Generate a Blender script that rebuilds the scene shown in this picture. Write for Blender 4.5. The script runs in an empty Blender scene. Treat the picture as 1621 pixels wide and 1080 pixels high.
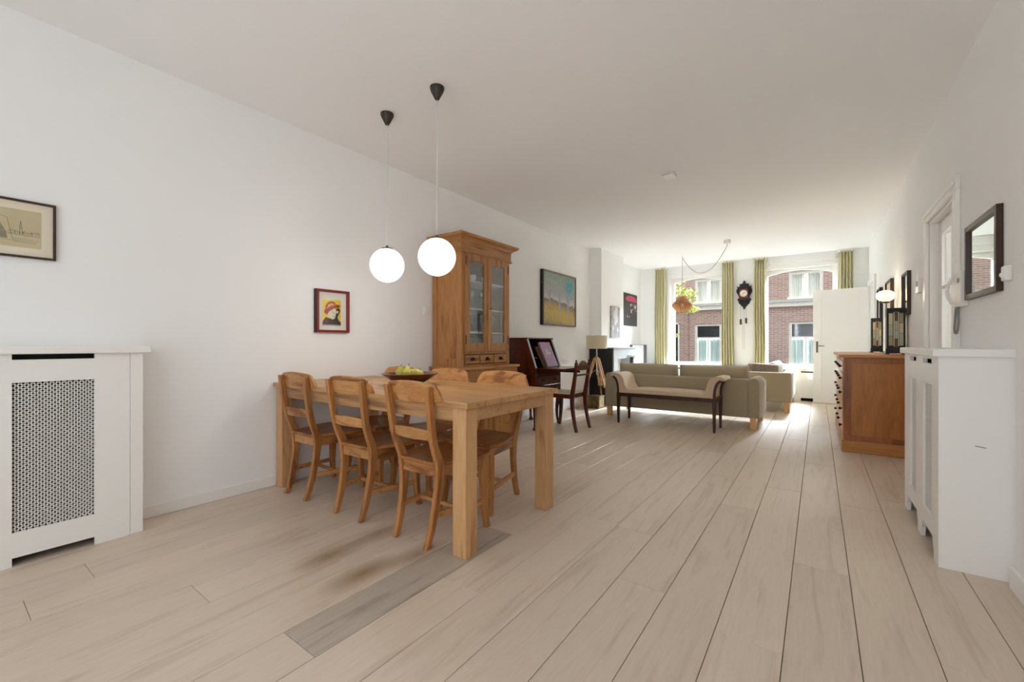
import bpy, bmesh, math, random
from mathutils import Vector, Matrix
random.seed(7)
S = bpy.context.scene
C = S.collection
PI = math.pi

# ------------------------------------------------------------------ camera
YAW = math.atan((1295 - 810.5) / 675.0)
cam_d = bpy.data.cameras.new('camera')
cam = bpy.data.objects.new('camera', cam_d)
C.objects.link(cam)
cam.location = (0, 0, 1.06)
cam.rotation_euler = (PI / 2, 0, YAW)
cam_d.sensor_width = 36.0
cam_d.lens = 36.0 * 675.0 / 1621.0
cam_d.shift_y = 5.0 / 1621.0
cam_d.clip_start = 0.02
S.camera = cam

# ------------------------------------------------------------------ light
S.view_settings.view_transform = 'Standard'
S.view_settings.look = 'None'
S.view_settings.exposure = 1.24
S.view_settings.gamma = 1.0
S.view_settings.use_curve_mapping = False
S.cycles.use_denoising = True
S.cycles.max_bounces = 18
S.cycles.diffuse_bounces = 14
S.cycles.transparent_max_bounces = 16
S.cycles.sample_clamp_indirect = 6.0

world = bpy.data.worlds.new('overcast_sky')
S.world = world
world.use_nodes = True
bg = world.node_tree.nodes['Background']
bg.inputs['Color'].default_value = (0.90, 0.955, 1.0, 1)
bg.inputs['Strength'].default_value = 1.08

def light(name, kind, loc, rot, energy, color=(1, 1, 1), **kw):
    d = bpy.data.lights.new(name, kind)
    d.energy = energy
    d.color = color
    for k, v in kw.items():
        setattr(d, k, v)
    o = bpy.data.objects.new(name, d)
    o.location = loc
    o.rotation_euler = rot
    C.objects.link(o)
    return o

# bright hazy sky over the street, coming in through the front windows
light('hazy_sun', 'SUN', (3, 20, 12), (math.radians(-50), 0, math.radians(-25)), 34.0, (0.82, 0.92, 1.0), angle=math.radians(46))
# sky portals: the garden doors behind the camera and the two front windows
for nm, loc, rx, sx, sz in (('garden_door_portal', (-0.85, -1.56, 1.32), 90, 2.9, 2.4), ('front_window_portal', (-2.07, 9.78, 1.57), -90, 1.17, 1.9), ('front_window_portal', (-0.295, 9.78, 1.57), -90, 1.17, 1.9)):
    po = light(nm, 'AREA', loc, (math.radians(rx), 0, 0), 1.0, shape='RECTANGLE', size=sx, size_y=sz)
    po.data.cycles.is_portal = True

# ------------------------------------------------------------------ helpers
def lin(h):
    h = h.lstrip('#')
    r = [int(h[i:i + 2], 16) / 255 for i in (0, 2, 4)]
    return tuple(((c / 12.92) if c <= 0.04045 else ((c + 0.055) / 1.055) ** 2.4) for c in r) + (1.0,)

M = {}

def nodes(name):
    m = bpy.data.materials.new(name)
    m.use_nodes = True
    nt = m.node_tree
    return m, nt, nt.nodes['Principled BSDF']

def plain(name, col, rough=0.5, metal=0.0, noise=0.0, nscale=20, bump=0.0, bscale=200, spec=0.5, sheen=0.0, coat=0.0):
    m, nt, p = nodes(name)
    p.inputs['Base Color'].default_value = lin(col)
    p.inputs['Roughness'].default_value = rough
    p.inputs['Metallic'].default_value = metal
    p.inputs['Specular IOR Level'].default_value = spec
    p.inputs['Sheen Weight'].default_value = sheen
    p.inputs['Coat Weight'].default_value = coat
    tc = nt.nodes.new('ShaderNodeTexCoord')
    if noise:
        n = nt.nodes.new('ShaderNodeTexNoise'); n.inputs['Scale'].default_value = nscale; n.inputs['Detail'].default_value = 4
        nt.links.new(tc.outputs['Object'], n.inputs['Vector'])
        hs = nt.nodes.new('ShaderNodeHueSaturation'); hs.inputs['Color'].default_value = lin(col)
        mr = nt.nodes.new('ShaderNodeMapRange')
        mr.inputs['From Min'].default_value = 0.25; mr.inputs['From Max'].default_value = 0.75
        mr.inputs['To Min'].default_value = 1 - noise; mr.inputs['To Max'].default_value = 1 + noise
        nt.links.new(n.outputs['Fac'], mr.inputs['Value']); nt.links.new(mr.outputs['Result'], hs.inputs['Value'])
        nt.links.new(hs.outputs['Color'], p.inputs['Base Color'])
    if bump:
        n2 = nt.nodes.new('ShaderNodeTexNoise'); n2.inputs['Scale'].default_value = bscale; n2.inputs['Detail'].default_value = 3
        nt.links.new(tc.outputs['Object'], n2.inputs['Vector'])
        b = nt.nodes.new('ShaderNodeBump'); b.inputs['Strength'].default_value = bump; b.inputs['Distance'].default_value = 0.002
        nt.links.new(n2.outputs['Fac'], b.inputs['Height']); nt.links.new(b.outputs['Normal'], p.inputs['Normal'])
    M[name] = m
    return m

def wood(name, dark, mid, light_, axis='X', scale=9.0, stretch=0.09, rough=0.42, figure=0.5, spec=0.5, coat=0.0, vary=0.12):
    m, nt, p = nodes(name)
    L = nt.links.new
    tc = nt.nodes.new('ShaderNodeTexCoord'); oi = nt.nodes.new('ShaderNodeObjectInfo')
    mp = nt.nodes.new('ShaderNodeMapping')
    sc = [scale] * 3; sc['XYZ'.index(axis)] = scale * stretch
    mp.inputs['Scale'].default_value = sc
    mul = nt.nodes.new('ShaderNodeMath'); mul.operation = 'MULTIPLY'; mul.inputs[1].default_value = 37.0
    L(oi.outputs['Random'], mul.inputs[0]); L(mul.outputs[0], mp.inputs['Location'])
    L(tc.outputs['Object'], mp.inputs['Vector'])
    n1 = nt.nodes.new('ShaderNodeTexNoise'); n1.inputs['Scale'].default_value = 1.0; n1.inputs['Detail'].default_value = 5; n1.inputs['Distortion'].default_value = 1.2
    L(mp.outputs['Vector'], n1.inputs['Vector'])
    n2 = nt.nodes.new('ShaderNodeTexNoise'); n2.inputs['Scale'].default_value = 8.0; n2.inputs['Detail'].default_value = 3
    L(mp.outputs['Vector'], n2.inputs['Vector'])
    # growth rings: contour bands of the low noise
    ml = nt.nodes.new('ShaderNodeMath'); ml.operation = 'MULTIPLY'; ml.inputs[1].default_value = 16.0
    L(n1.outputs['Fac'], ml.inputs[0])
    sn = nt.nodes.new('ShaderNodeMath'); sn.operation = 'SINE'; L(ml.outputs[0], sn.inputs[0])
    a1 = nt.nodes.new('ShaderNodeMath'); a1.operation = 'MULTIPLY_ADD'; a1.inputs[1].default_value = 0.16 * figure; a1.inputs[2].default_value = 0.0
    L(sn.outputs[0], a1.inputs[0])
    a2 = nt.nodes.new('ShaderNodeMath'); a2.operation = 'MULTIPLY_ADD'; a2.inputs[1].default_value = 0.65
    L(n1.outputs['Fac'], a2.inputs[0]); L(a1.outputs[0], a2.inputs[2])
    a3 = nt.nodes.new('ShaderNodeMath'); a3.operation = 'MULTIPLY_ADD'; a3.inputs[1].default_value = 0.35
    L(n2.outputs['Fac'], a3.inputs[0]); L(a2.outputs[0], a3.inputs[2])
    cr = nt.nodes.new('ShaderNodeValToRGB')
    e = cr.color_ramp.elements
    e[0].position = 0.28; e[0].color = lin(dark); e[1].position = 0.74; e[1].color = lin(light_)
    k = cr.color_ramp.elements.new(0.5); k.color = lin(mid)
    L(a3.outputs[0], cr.inputs['Fac'])
    hs = nt.nodes.new('ShaderNodeHueSaturation')
    mr = nt.nodes.new('ShaderNodeMapRange'); mr.inputs['To Min'].default_value = 1 - vary; mr.inputs['To Max'].default_value = 1 + vary
    L(oi.outputs['Random'], mr.inputs['Value']); L(mr.outputs['Result'], hs.inputs['Value'])
    L(cr.outputs['Color'], hs.inputs['Color']); L(hs.outputs['Color'], p.inputs['Base Color'])
    p.inputs['Roughness'].default_value = rough
    p.inputs['Specular IOR Level'].default_value = spec
    p.inputs['Coat Weight'].default_value = coat
    p.inputs['Coat Roughness'].default_value = 0.15
    b = nt.nodes.new('ShaderNodeBump'); b.inputs['Strength'].default_value = 0.12; b.inputs['Distance'].default_value = 0.001
    L(n2.outputs['Fac'], b.inputs['Height']); L(b.outputs['Normal'], p.inputs['Normal'])
    M[name] = m
    return m

def emit(name, col, strength):
    m, nt, p = nodes(name)
    p.inputs['Base Color'].default_value = lin(col)
    p.inputs['Emission Color'].default_value = lin(col)
    p.inputs['Emission Strength'].default_value = strength
    p.inputs['Roughness'].default_value = 0.25
    M[name] = m
    return m

def pane_mat(name, tint='ffffff', refl=0.08, rough=0.01):
    m, nt, p = nodes(name)
    nt.nodes.remove(p)
    out = nt.nodes['Material Output']
    t = nt.nodes.new('ShaderNodeBsdfTransparent'); t.inputs['Color'].default_value = lin(tint)
    g = nt.nodes.new('ShaderNodeBsdfGlossy'); g.inputs['Roughness'].default_value = rough
    lw = nt.nodes.new('ShaderNodeLayerWeight'); lw.inputs['Blend'].default_value = 0.5
    pw = nt.nodes.new('ShaderNodeMath'); pw.operation = 'POWER'; pw.inputs[1].default_value = 5.0
    nt.links.new(lw.outputs['Facing'], pw.inputs[0])
    mx = nt.nodes.new('ShaderNodeMath'); mx.operation = 'MULTIPLY_ADD'; mx.inputs[1].default_value = 1 - refl; mx.inputs[2].default_value = refl
    nt.links.new(pw.outputs[0], mx.inputs[0])
    ms = nt.nodes.new('ShaderNodeMixShader')
    nt.links.new(mx.outputs[0], ms.inputs['Fac']); nt.links.new(t.outputs[0], ms.inputs[1]); nt.links.new(g.outputs[0], ms.inputs[2])
    nt.links.new(ms.outputs[0], out.inputs['Surface'])
    M[name] = m
    return m

class MB:
    def __init__(self):
        self.v = []; self.f = []
    def add(self, vs, fs):
        b = len(self.v)
        self.v += [tuple(p) for p in vs]
        self.f += [tuple(i + b for i in q) for q in fs]
        return self
    def box(self, x0, x1, y0, y1, z0, z1):
        return self.add([(x0, y0, z0), (x1, y0, z0), (x1, y1, z0), (x0, y1, z0), (x0, y0, z1), (x1, y0, z1), (x1, y1, z1), (x0, y1, z1)],
                        [(0, 3, 2, 1), (4, 5, 6, 7), (0, 1, 5, 4), (1, 2, 6, 5), (2, 3, 7, 6), (3, 0, 4, 7)])
    def loft(self, rings, cap=True, close=True):
        n = len(rings[0]); vs = [p for r in rings for p in r]; fs = []
        for i in range(len(rings) - 1):
            for j in range(n if close else n - 1):
                k = (j + 1) % n
                fs.append((i * n + j, i * n + k, (i + 1) * n + k, (i + 1) * n + j))
        if cap and close:
            fs.append(tuple(reversed(range(n)))); fs.append(tuple(range((len(rings) - 1) * n, len(rings) * n)))
        return self.add(vs, fs)
    def prism(self, pts, plane, a, b):
        def P(p, t):
            if plane == 'xz': return (p[0], t, p[1])
            if plane == 'yz': return (t, p[0], p[1])
            return (p[0], p[1], t)
        return self.loft([[P(p, a) for p in pts], [P(p, b) for p in pts]])
    def lathe(self, c, prof, n=24, axis='z', cap=True):
        rings = []
        for r, h in prof:
            ring = []
            for i in range(n):
                t = 2 * PI * i / n
                a, b = r * math.cos(t), r * math.sin(t)
                if axis == 'z': ring.append((c[0] + a, c[1] + b, c[2] + h))
                elif axis == 'x': ring.append((c[0] + h, c[1] + a, c[2] + b))
                else: ring.append((c[0] + a, c[1] + h, c[2] + b))
            rings.append(ring)
        return self.loft(rings, cap)
    def tube(self, pts, r, n=8):
        pts = [Vector(p) for p in pts]; m = len(pts)
        rs = r if isinstance(r, (list, tuple)) else [r] * m
        rings = []; prev = None
        for i, p in enumerate(pts):
            t = (pts[min(i + 1, m - 1)] - pts[max(i - 1, 0)]).normalized()
            if prev is None:
                u = t.orthogonal().normalized()
            else:
                u = (prev - t * prev.dot(t)).normalized()
            prev = u; w = t.cross(u)
            rings.append([tuple(p + (u * math.cos(2 * PI * j / n) + w * math.sin(2 * PI * j / n)) * rs[i]) for j in range(n)])
        return self.loft(rings)
    def sphere(self, c, r, n=20, m=12, sz=1.0):
        prof = [(r * math.sin(PI * i / m) + (1e-5 if i in (0, m) else 0), -r * sz * math.cos(PI * i / m)) for i in range(m + 1)]
        return self.lathe(c, prof, n)
    def grid(self, fn, nu, nv):
        vs = [fn(i / nu, j / nv) for j in range(nv + 1) for i in range(nu + 1)]
        fs = [(j * (nu + 1) + i, j * (nu + 1) + i + 1, (j + 1) * (nu + 1) + i + 1, (j + 1) * (nu + 1) + i) for j in range(nv) for i in range(nu)]
        return self.add(vs, fs)
    def mesh(self, name, smooth=None, off=(0, 0, 0), recalc=True):
        me = bpy.data.meshes.new(name)
        me.from_pydata([(p[0] - off[0], p[1] - off[1], p[2] - off[2]) for p in self.v], [], self.f)
        if recalc:
            bm = bmesh.new(); bm.from_mesh(me)
            bmesh.ops.recalc_face_normals(bm, faces=bm.faces)
            bm.to_mesh(me); bm.free()
        if smooth is not None:
            me.polygons.foreach_set('use_smooth', [True] * len(me.polygons))
            if smooth < 180:
                me.set_sharp_from_angle(angle=math.radians(smooth))
        me.update()
        return me

WO = {}          # world origin of every unrotated object

def link(o, parent=None):
    C.objects.link(o)
    if parent is not None:
        o.parent = parent
    return o

def obj(name, mb, mat, parent=None, bevel=0.0, seg=2, smooth=None, local=False, solid=0.0, subd=0, recalc=True):
    """one mesh object; mb is in world coordinates (unless local)"""
    if parent is None and not local:
        xs, ys, zs = zip(*mb.v)
        off = ((min(xs) + max(xs)) / 2, (min(ys) + max(ys)) / 2, min(zs))
    elif local:
        off = (0, 0, 0)
    else:
        off = WO[parent.name]
    me = mb.mesh(name, smooth, off, recalc)
    if mat: me.materials.append(M[mat])
    o = bpy.data.objects.new(name, me)
    link(o, parent)
    if parent is None:
        o.location = off if not local else (0, 0, 0)
        WO[o.name] = off
    elif not local:
        WO[o.name] = off
    if solid:
        md = o.modifiers.new('solid', 'SOLIDIFY'); md.thickness = solid; md.offset = 0
    if bevel:
        md = o.modifiers.new('bevel', 'BEVEL'); md.width = bevel; md.segments = seg; md.limit_method = 'ANGLE'; md.angle_limit = math.radians(40)
        if smooth is None and seg > 2:
            me.polygons.foreach_set('use_smooth', [True] * len(me.polygons)); me.set_sharp_from_angle(angle=math.radians(60))
    if subd:
        md = o.modifiers.new('subd', 'SUBSURF'); md.levels = subd; md.render_levels = subd
    return o

def tag(o, label, cat, group=None):
    o['label'] = label; o['category'] = cat
    if group: o['group'] = group
    return o

def thing(name, label, cat, loc, group=None, rotz=0.0):
    o = bpy.data.objects.new(name, None)
    o.empty_display_size = 0.05
    link(o)
    o.location = loc; o.rotation_euler = (0, 0, rotz)
    WO[o.name] = tuple(loc)
    return tag(o, label, cat, group)

def struct(o):
    o['kind'] = 'structure'
    return o

def stuff(o):
    o['kind'] = 'stuff'
    return o

def dup(root, loc, rotz, label, group=None, scale=None):
    r = root.copy(); C.objects.link(r)
    r.location = loc; r.rotation_euler = (0, 0, rotz); r['label'] = label
    if group: r['group'] = group
    if scale: r.scale = scale
    for ch in list(root.children):
        c2 = ch.copy(); C.objects.link(c2); c2.parent = r
        for g in list(ch.children):
            d = g.copy(); C.objects.link(d); d.parent = c2
    return r

def inst(src, parent, loc, name=None, rot=None, scale=None):
    """another child sharing the mesh of src; loc is relative to src's own place"""
    o = bpy.data.objects.new(name or src.name.split('.')[0], src.data)
    link(o, parent)
    o.location = loc
    if rot: o.rotation_euler = rot
    if scale: o.scale = scale
    for md in src.modifiers:
        if md.type == 'BEVEL':
            m2 = o.modifiers.new('bevel', 'BEVEL'); m2.width = md.width; m2.segments = md.segments; m2.limit_method = 'ANGLE'
    return o

# ------------------------------------------------------------------ materials
plain('wall_paint', 'f2f3f3', 0.85, bump=0.05, bscale=120, spec=0.2)
plain('ceiling_paint', 'f3f4f5', 0.9, bump=0.04, bscale=90, spec=0.2)
plain('white_satin', 'efeeeb', 0.38)
plain('white_plastic', 'f0efeb', 0.4)
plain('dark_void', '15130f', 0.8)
plain('gap_dark', '4a3d30', 0.9)
plain('radiator_grey', '6d6963', 0.5)
wood('table_oak', '8c633d', 'b2865a', 'c69c70', axis='X', scale=11, stretch=0.08, rough=0.4)
wood('table_top_oak', '8c623a', 'b08353', 'c89c6a', axis='X', scale=11, stretch=0.08, rough=0.36)
wood('leg_oak', '9c7248', 'bf9264', 'd0a679', axis='Z', scale=12, stretch=0.1, rough=0.42)
wood('chair_teak', '774620', 'a26a38', 'be8850', axis='Z', scale=12, stretch=0.12, rough=0.35, figure=0.5)
wood('chair_teak_wide', '85502a', 'ae7640', 'ca9860', axis='X', scale=9, stretch=0.32, rough=0.33, figure=0.8)
wood('chair_seat_teak', '6c3d19', '925a2a', 'ae7742', axis='Y', scale=12, stretch=0.2, rough=0.3, figure=0.8)
wood('hutch_oak', '80502a', 'a5713f', 'bd8c58', axis='Z', scale=9, stretch=0.12, rough=0.4)
wood('hutch_oak_wide', '80502a', 'a5713f', 'ba8956', axis='Y', scale=9, stretch=0.12, rough=0.4)
wood('dresser_teak', '94561f', 'ad6c2c', 'c4863f', axis='Z', scale=6, stretch=0.16, rough=0.35, figure=0.35)
wood('dresser_teak_wide', '8a5422', 'b4773a', 'ca9454', axis='X', scale=8, stretch=0.12, rough=0.35)
wood('dresser_frame_teak', '74401a', '925426', 'a86a36', axis='Z', scale=7, stretch=0.14, rough=0.35, figure=0.3)
wood('mahogany', '260b06', '49190d', '672915', axis='Z', scale=10, stretch=0.12, rough=0.25, coat=0.3)
wood('mahogany_dark', '140503', '2e0e07', '45180c', axis='Z', scale=10, stretch=0.12, rough=0.25, coat=0.3)
wood('walnut_dark', '22100a', '38190f', '4d2617', axis='Z', scale=10, stretch=0.12, rough=0.35)
wood('birch', 'b98a4f', 'd0a468', 'dfb97f', axis='Z', scale=10, stretch=0.12, rough=0.5)
wood('tripod_wood', 'a37a4c', 'c59a68', 'd9b488', axis='Z', scale=10, stretch=0.12, rough=0.5)
wood('slat_wood', '8a5128', 'aa713c', 'c08a52', axis='Z', scale=8, stretch=0.2, rough=0.5)
plain('sofa_fabric', 'a89c82', 0.9, noise=0.05, nscale=60, bump=0.5, bscale=700, spec=0.15, sheen=0.2)
plain('bench_fabric', 'cdb79c', 0.85, noise=0.04, nscale=40, bump=0.3, bscale=700, spec=0.15, sheen=0.3)
plain('pillow_taupe', '8d7d70', 0.9, noise=0.22, nscale=26, bump=0.3, bscale=400, spec=0.1)
plain('pillow_grey', 'cfcdc9', 0.9, noise=0.05, nscale=26, bump=0.3, bscale=400, spec=0.1)
plain('chair_seat_cloth', 'cfc5b2', 0.85, noise=0.05, nscale=40, spec=0.1)
plain('curtain_green', 'c8c29c', 0.85, noise=0.02, nscale=8, spec=0.1, sheen=0.2)
plain('black_metal', '17150f', 0.4, metal=0.6)
plain('black_satin', '120f0d', 0.45)
plain('black_matt', '0d0c0c', 0.6)
plain('dark_brown', '33281f', 0.45)
plain('chrome', 'c9c9c6', 0.2, metal=1.0)
plain('steel_dark', '6b665f', 0.35, metal=0.9)
plain('brass', '6f5d38', 0.45, metal=0.7, noise=0.6, nscale=16)
plain('pale_grey', 'aeb6ba', 0.35)
plain('mirror', 'd9dfdd', 0.02, metal=1.0)
plain('paper_cream', 'e6dcc6', 0.8, noise=0.03, nscale=12)
plain('paper_tan', 'c9bb98', 0.8, noise=0.08, nscale=9)
plain('paper_white', 'e4e1d6', 0.7)
plain('ink_line', '5b5543', 0.8)
plain('ink_wash', '948a70', 0.8, noise=0.25, nscale=60)
plain('frame_brown', '3a2618', 0.4)
plain('frame_red', '7a1a1e', 0.3)
plain('print_yellow', 'e0c22c', 0.6)
plain('print_red', 'a03a1c', 0.6)
plain('print_amber', 'e0a63a', 0.6)
plain('print_dark', '2c1a18', 0.6)
plain('print_maroon', '5e1a16', 0.6)
plain('print_skin', 'dcd5bb', 0.6)
plain('frame_grey', '6d6459', 0.4)
plain('lampshade_linen', 'd8ceb4', 0.9, noise=0.04, nscale=90, spec=0.1)
plain('ceramic_brown', '57210f', 0.25, coat=0.4)
plain('pear_green', 'b3b04a', 0.45, noise=0.12, nscale=30)
plain('apple_yellow', 'c9b852', 0.45, noise=0.12, nscale=30)
plain('stem_brown', '4a3418', 0.8)
plain('porcelain', 'f3f2ee', 0.2)
plain('cord_white', 'd9d7d2', 0.6)
plain('cord_grey', '8a8782', 0.6)
plain('tv_screen', 'b4b2b2', 0.12, metal=0.55)  # silver base colour stands in for the windows reflected in the screen
plain('book_purple', '9d7f9f', 0.4, noise=0.12, nscale=14)
plain('book_brown', '7c5a46', 0.5)
plain('book_pages', 'd8d2c4', 0.8)
plain('photo_dark', '1f1b1b', 0.35, noise=0.4, nscale=14)
plain('photo_grey', 'a3a3a3', 0.35, noise=0.3, nscale=14)
plain('photo_pale', 'd6d6d6', 0.35, noise=0.12, nscale=30)
plain('photo_pink', 'b5305a', 0.4)
plain('photo_rose', 'd9a2b0', 0.4)
plain('stone_white', 'f2eee3', 0.7, noise=0.03, nscale=8)
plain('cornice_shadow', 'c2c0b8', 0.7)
plain('street_glass', '23282a', 0.06, noise=0.5, nscale=3, spec=0.8)
plain('net_curtain', 'cfe2de', 0.8)
plain('net_curtain_pale', 'e6e8e0', 0.8)
plain('dark_brick', '241e1b', 0.9, noise=0.1, nscale=8)
plain('asphalt', '33312f', 0.9, noise=0.1, nscale=2)
plain('bark', '4a4238', 0.9)
plain('leaf', 'a3a544', 0.7, noise=0.25, nscale=2)
plain('phone_white', 'e6e4df', 0.4)
pane_mat('glass_clear', refl=0.01)
pane_mat('glass_cabinet', 'f6f9f9', refl=0.09)
pane_mat('glass_picture', refl=0.02)
pane_mat('glassware', 'f4f8f8', refl=0.15)
emit('globe_white', 'fffdf8', 0.30)
emit('globe_warm', 'ffeecb', 0.42)
emit('bulb', 'fff2da', 1.5)
for k, c_ in enumerate(('a8a078', 'd0c79c', '6e5838', 'bdb48a', 'b4bba4')):
    m, nt, p = nodes('leaded_glass_%d' % k); M['leaded%d' % k] = m
    p.inputs['Base Color'].default_value = lin(c_); p.inputs['Roughness'].default_value = 0.2
    p.inputs['Transmission Weight'].default_value = 0.0
plain('leaded_clear', 'e6e6de', 0.2)

# brushed oak planks: grain, per-plank tone, worn spots under the chairs
def plank_material(name, dark, mid, light_, vary):
    m = wood(name, dark, mid, light_, axis='Y', scale=15, stretch=0.08, rough=0.36, figure=0.45, spec=0.5, vary=vary)
    nt = m.node_tree; p = nt.nodes['Principled BSDF']; L = nt.links.new
    src = p.inputs['Base Color'].links[0].from_socket
    geo = nt.nodes.new('ShaderNodeNewGeometry')
    last = None
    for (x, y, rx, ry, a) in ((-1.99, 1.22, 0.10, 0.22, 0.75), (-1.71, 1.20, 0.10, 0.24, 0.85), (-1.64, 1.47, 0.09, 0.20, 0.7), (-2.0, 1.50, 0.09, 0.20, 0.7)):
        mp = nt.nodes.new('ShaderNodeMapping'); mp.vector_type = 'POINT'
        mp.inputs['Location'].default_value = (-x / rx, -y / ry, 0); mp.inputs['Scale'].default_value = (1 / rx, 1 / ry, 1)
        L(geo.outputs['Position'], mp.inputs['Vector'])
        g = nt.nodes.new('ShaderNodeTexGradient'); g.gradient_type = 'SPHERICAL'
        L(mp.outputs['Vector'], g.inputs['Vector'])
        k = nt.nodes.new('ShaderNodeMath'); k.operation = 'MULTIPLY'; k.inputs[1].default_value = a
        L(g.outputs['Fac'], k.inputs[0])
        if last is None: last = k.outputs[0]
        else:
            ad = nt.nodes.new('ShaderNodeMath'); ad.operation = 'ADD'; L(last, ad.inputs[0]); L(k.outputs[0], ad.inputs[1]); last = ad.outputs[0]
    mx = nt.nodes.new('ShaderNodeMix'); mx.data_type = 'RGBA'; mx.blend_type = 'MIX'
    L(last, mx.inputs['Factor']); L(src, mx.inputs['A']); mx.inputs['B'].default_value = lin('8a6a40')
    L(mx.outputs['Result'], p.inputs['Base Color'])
    return m
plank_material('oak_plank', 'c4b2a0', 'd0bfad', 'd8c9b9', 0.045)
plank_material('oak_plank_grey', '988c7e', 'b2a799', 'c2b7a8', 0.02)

def brick_mat(name):
    m, nt, p = nodes(name); M[name] = m
    L = nt.links.new
    tc = nt.nodes.new('ShaderNodeTexCoord')
    mp = nt.nodes.new('ShaderNodeMapping'); mp.inputs['Rotation'].default_value = (PI / 2, 0, 0)
    L(tc.outputs['Object'], mp.inputs['Vector'])
    b = nt.nodes.new('ShaderNodeTexBrick')
    b.inputs['Color1'].default_value = lin('b89488'); b.inputs['Color2'].default_value = lin('a47e71'); b.inputs['Mortar'].default_value = lin('c6bcb0')
    b.inputs['Scale'].default_value = 1.0; b.inputs['Brick Width'].default_value = 0.21; b.inputs['Row Height'].default_value = 0.062
    b.inputs['Mortar Size'].default_value = 0.009
    L(mp.outputs['Vector'], b.inputs['Vector'])
    L(b.outputs['Color'], p.inputs['Base Color'])
    p.inputs['Roughness'].default_value = 0.9
    bm = nt.nodes.new('ShaderNodeBump'); bm.inputs['Strength'].default_value = 0.4; bm.inputs['Distance'].default_value = 0.01
    L(b.outputs['Fac'], bm.inputs['Height']); bm.invert = True; L(bm.outputs['Normal'], p.inputs['Normal'])
brick_mat('brick')

# ================================================================== ROOM SHELL
XL, XR, YF, YB, ZC = -3.32, 0.72, 9.70, -1.50, 2.76
CHX, CH0, CH1 = -3.10, 7.02, 8.07          # chimney breast

floor = struct(obj('floor', MB().box(XL - 0.2, XR + 1.6, YB - 0.2, YF + 0.3, -0.12, -0.018), 'gap_dark'))
PW = 0.2142
x_line = -0.098
joints = {}   # row index -> forced joint Y  (row k spans x_line+k*PW .. +PW)
def row_of(x): return math.floor((x - x_line) / PW)
for x, y in ((-2.36, 1.311), (-2.13, 0.70), (-1.48, 0.785), (-2.58, 0.254), (-1.27, 1.395), (-0.2, 1.96), (-0.42, 3.1), (0.02, 6.2),
             (-0.17, 5.66), (0.16, 5.4), (0.02, 2.48), (-0.9, 2.376)):
    joints[row_of(x)] = y
first_plank = None
k0, k1 = row_of(XL) , row_of(XR)
for k in range(k0, k1 + 1):
    xa = max(XL, x_line + k * PW); xb = min(XR, x_line + (k + 1) * PW)
    if xb - xa < 0.01: continue
    base = joints.get(k, random.uniform(0, 2.1))
    L_ = 2.12
    ys = [base]
    while ys[0] > YB: ys.insert(0, ys[0] - L_ * random.uniform(0.85, 1.05))
    if k == row_of(-1.48): ys.append(1.93)
    while ys[-1] < YF: ys.append(ys[-1] + L_ * random.uniform(0.85, 1.05))
    for ya, yb in zip(ys[:-1], ys[1:]):
        ya = max(ya, YB); yb = min(yb, YF)
        if yb - ya < 0.05: continue
        g = 0.0012; ge = 0.0007
        c_ = 0.0016
        x0, x1, y0, y1 = xa + g, xb - g, ya + ge, yb - ge
        mb = MB().loft([[(x0, y0, -0.018), (x1, y0, -0.018), (x1, y1, -0.018), (x0, y1, -0.018)],
                        [(x0, y0, -c_), (x1, y0, -c_), (x1, y1, -c_), (x0, y1, -c_)],
                        [(x0 + c_, y0 + c_, 0), (x1 - c_, y0 + c_, 0), (x1 - c_, y1 - c_, 0), (x0 + c_, y1 - c_, 0)]])
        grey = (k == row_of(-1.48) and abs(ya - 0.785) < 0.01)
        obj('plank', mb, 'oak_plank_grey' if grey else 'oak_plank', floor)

struct(obj('ceiling', MB().box(XL - 0.2, XR + 1.6, YB - 0.2, YF + 0.25, ZC, ZC + 0.2), 'ceiling_paint'))
struct(obj('wall_left', MB().box(XL - 0.2, XL, YB - 0.2, YF + 0.25, -0.12, ZC), 'wall_paint'))
struct(obj('wall_chimney', MB().box(XL, CHX, CH0, CH1, 0, ZC), 'wall_paint', bevel=0.004))
# right wall: glazed door opening and the doorway near the windows
D2a, D2b, D2h = 3.86, 4.70, 2.03
D1a, D1b, D1h = 8.60, 9.42, 2.05
mb = MB()
XO = XR + 0.16
mb.box(XR, XO, 2.75, D2a, 0, ZC); mb.box(XR, XO, D2a, D2b, D2h, ZC); mb.box(XR, XO, D2b, D1a, 0, ZC)
mb.box(XR, XO, D1a, D1b, D1h, ZC); mb.box(XR, XO, D1b, YF, 0, ZC)
struct(obj('wall_right', mb, 'wall_paint'))
struct(obj('wall_pier', MB().box(XR - 0.03, XO, YB, 2.75, 0, ZC), 'wall_paint', bevel=0.003))
# hall behind the right wall
mb = MB()
mb.box(XO + 1.1, XO + 1.2, 2.6, YF, 0, ZC); mb.box(XO, XO + 1.1, 2.55, 2.65, 0, ZC); mb.box(XO, XO + 1.2, YF, YF + 0.1, 0, ZC)
struct(obj('wall_hall', mb, 'wall_paint'))
struct(obj('floor_hall', MB().box(XR, XO + 1.1, 2.65, YF, -0.018, -0.001), 'stone_white'))
light('hall_fill_light', 'POINT', (XO + 0.6, 5.0, 2.4), (0, 0, 0), 14, (1, 0.97, 0.93), shadow_soft_size=0.12)  # added point light, brightens the hall seen through the glazed door
light('hall_fill_light', 'POINT', (XO + 0.6, 8.6, 2.4), (0, 0, 0), 1.0, (1, 0.96, 0.9), shadow_soft_size=0.12)  # weaker added light in the hall by the open doorway

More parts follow.
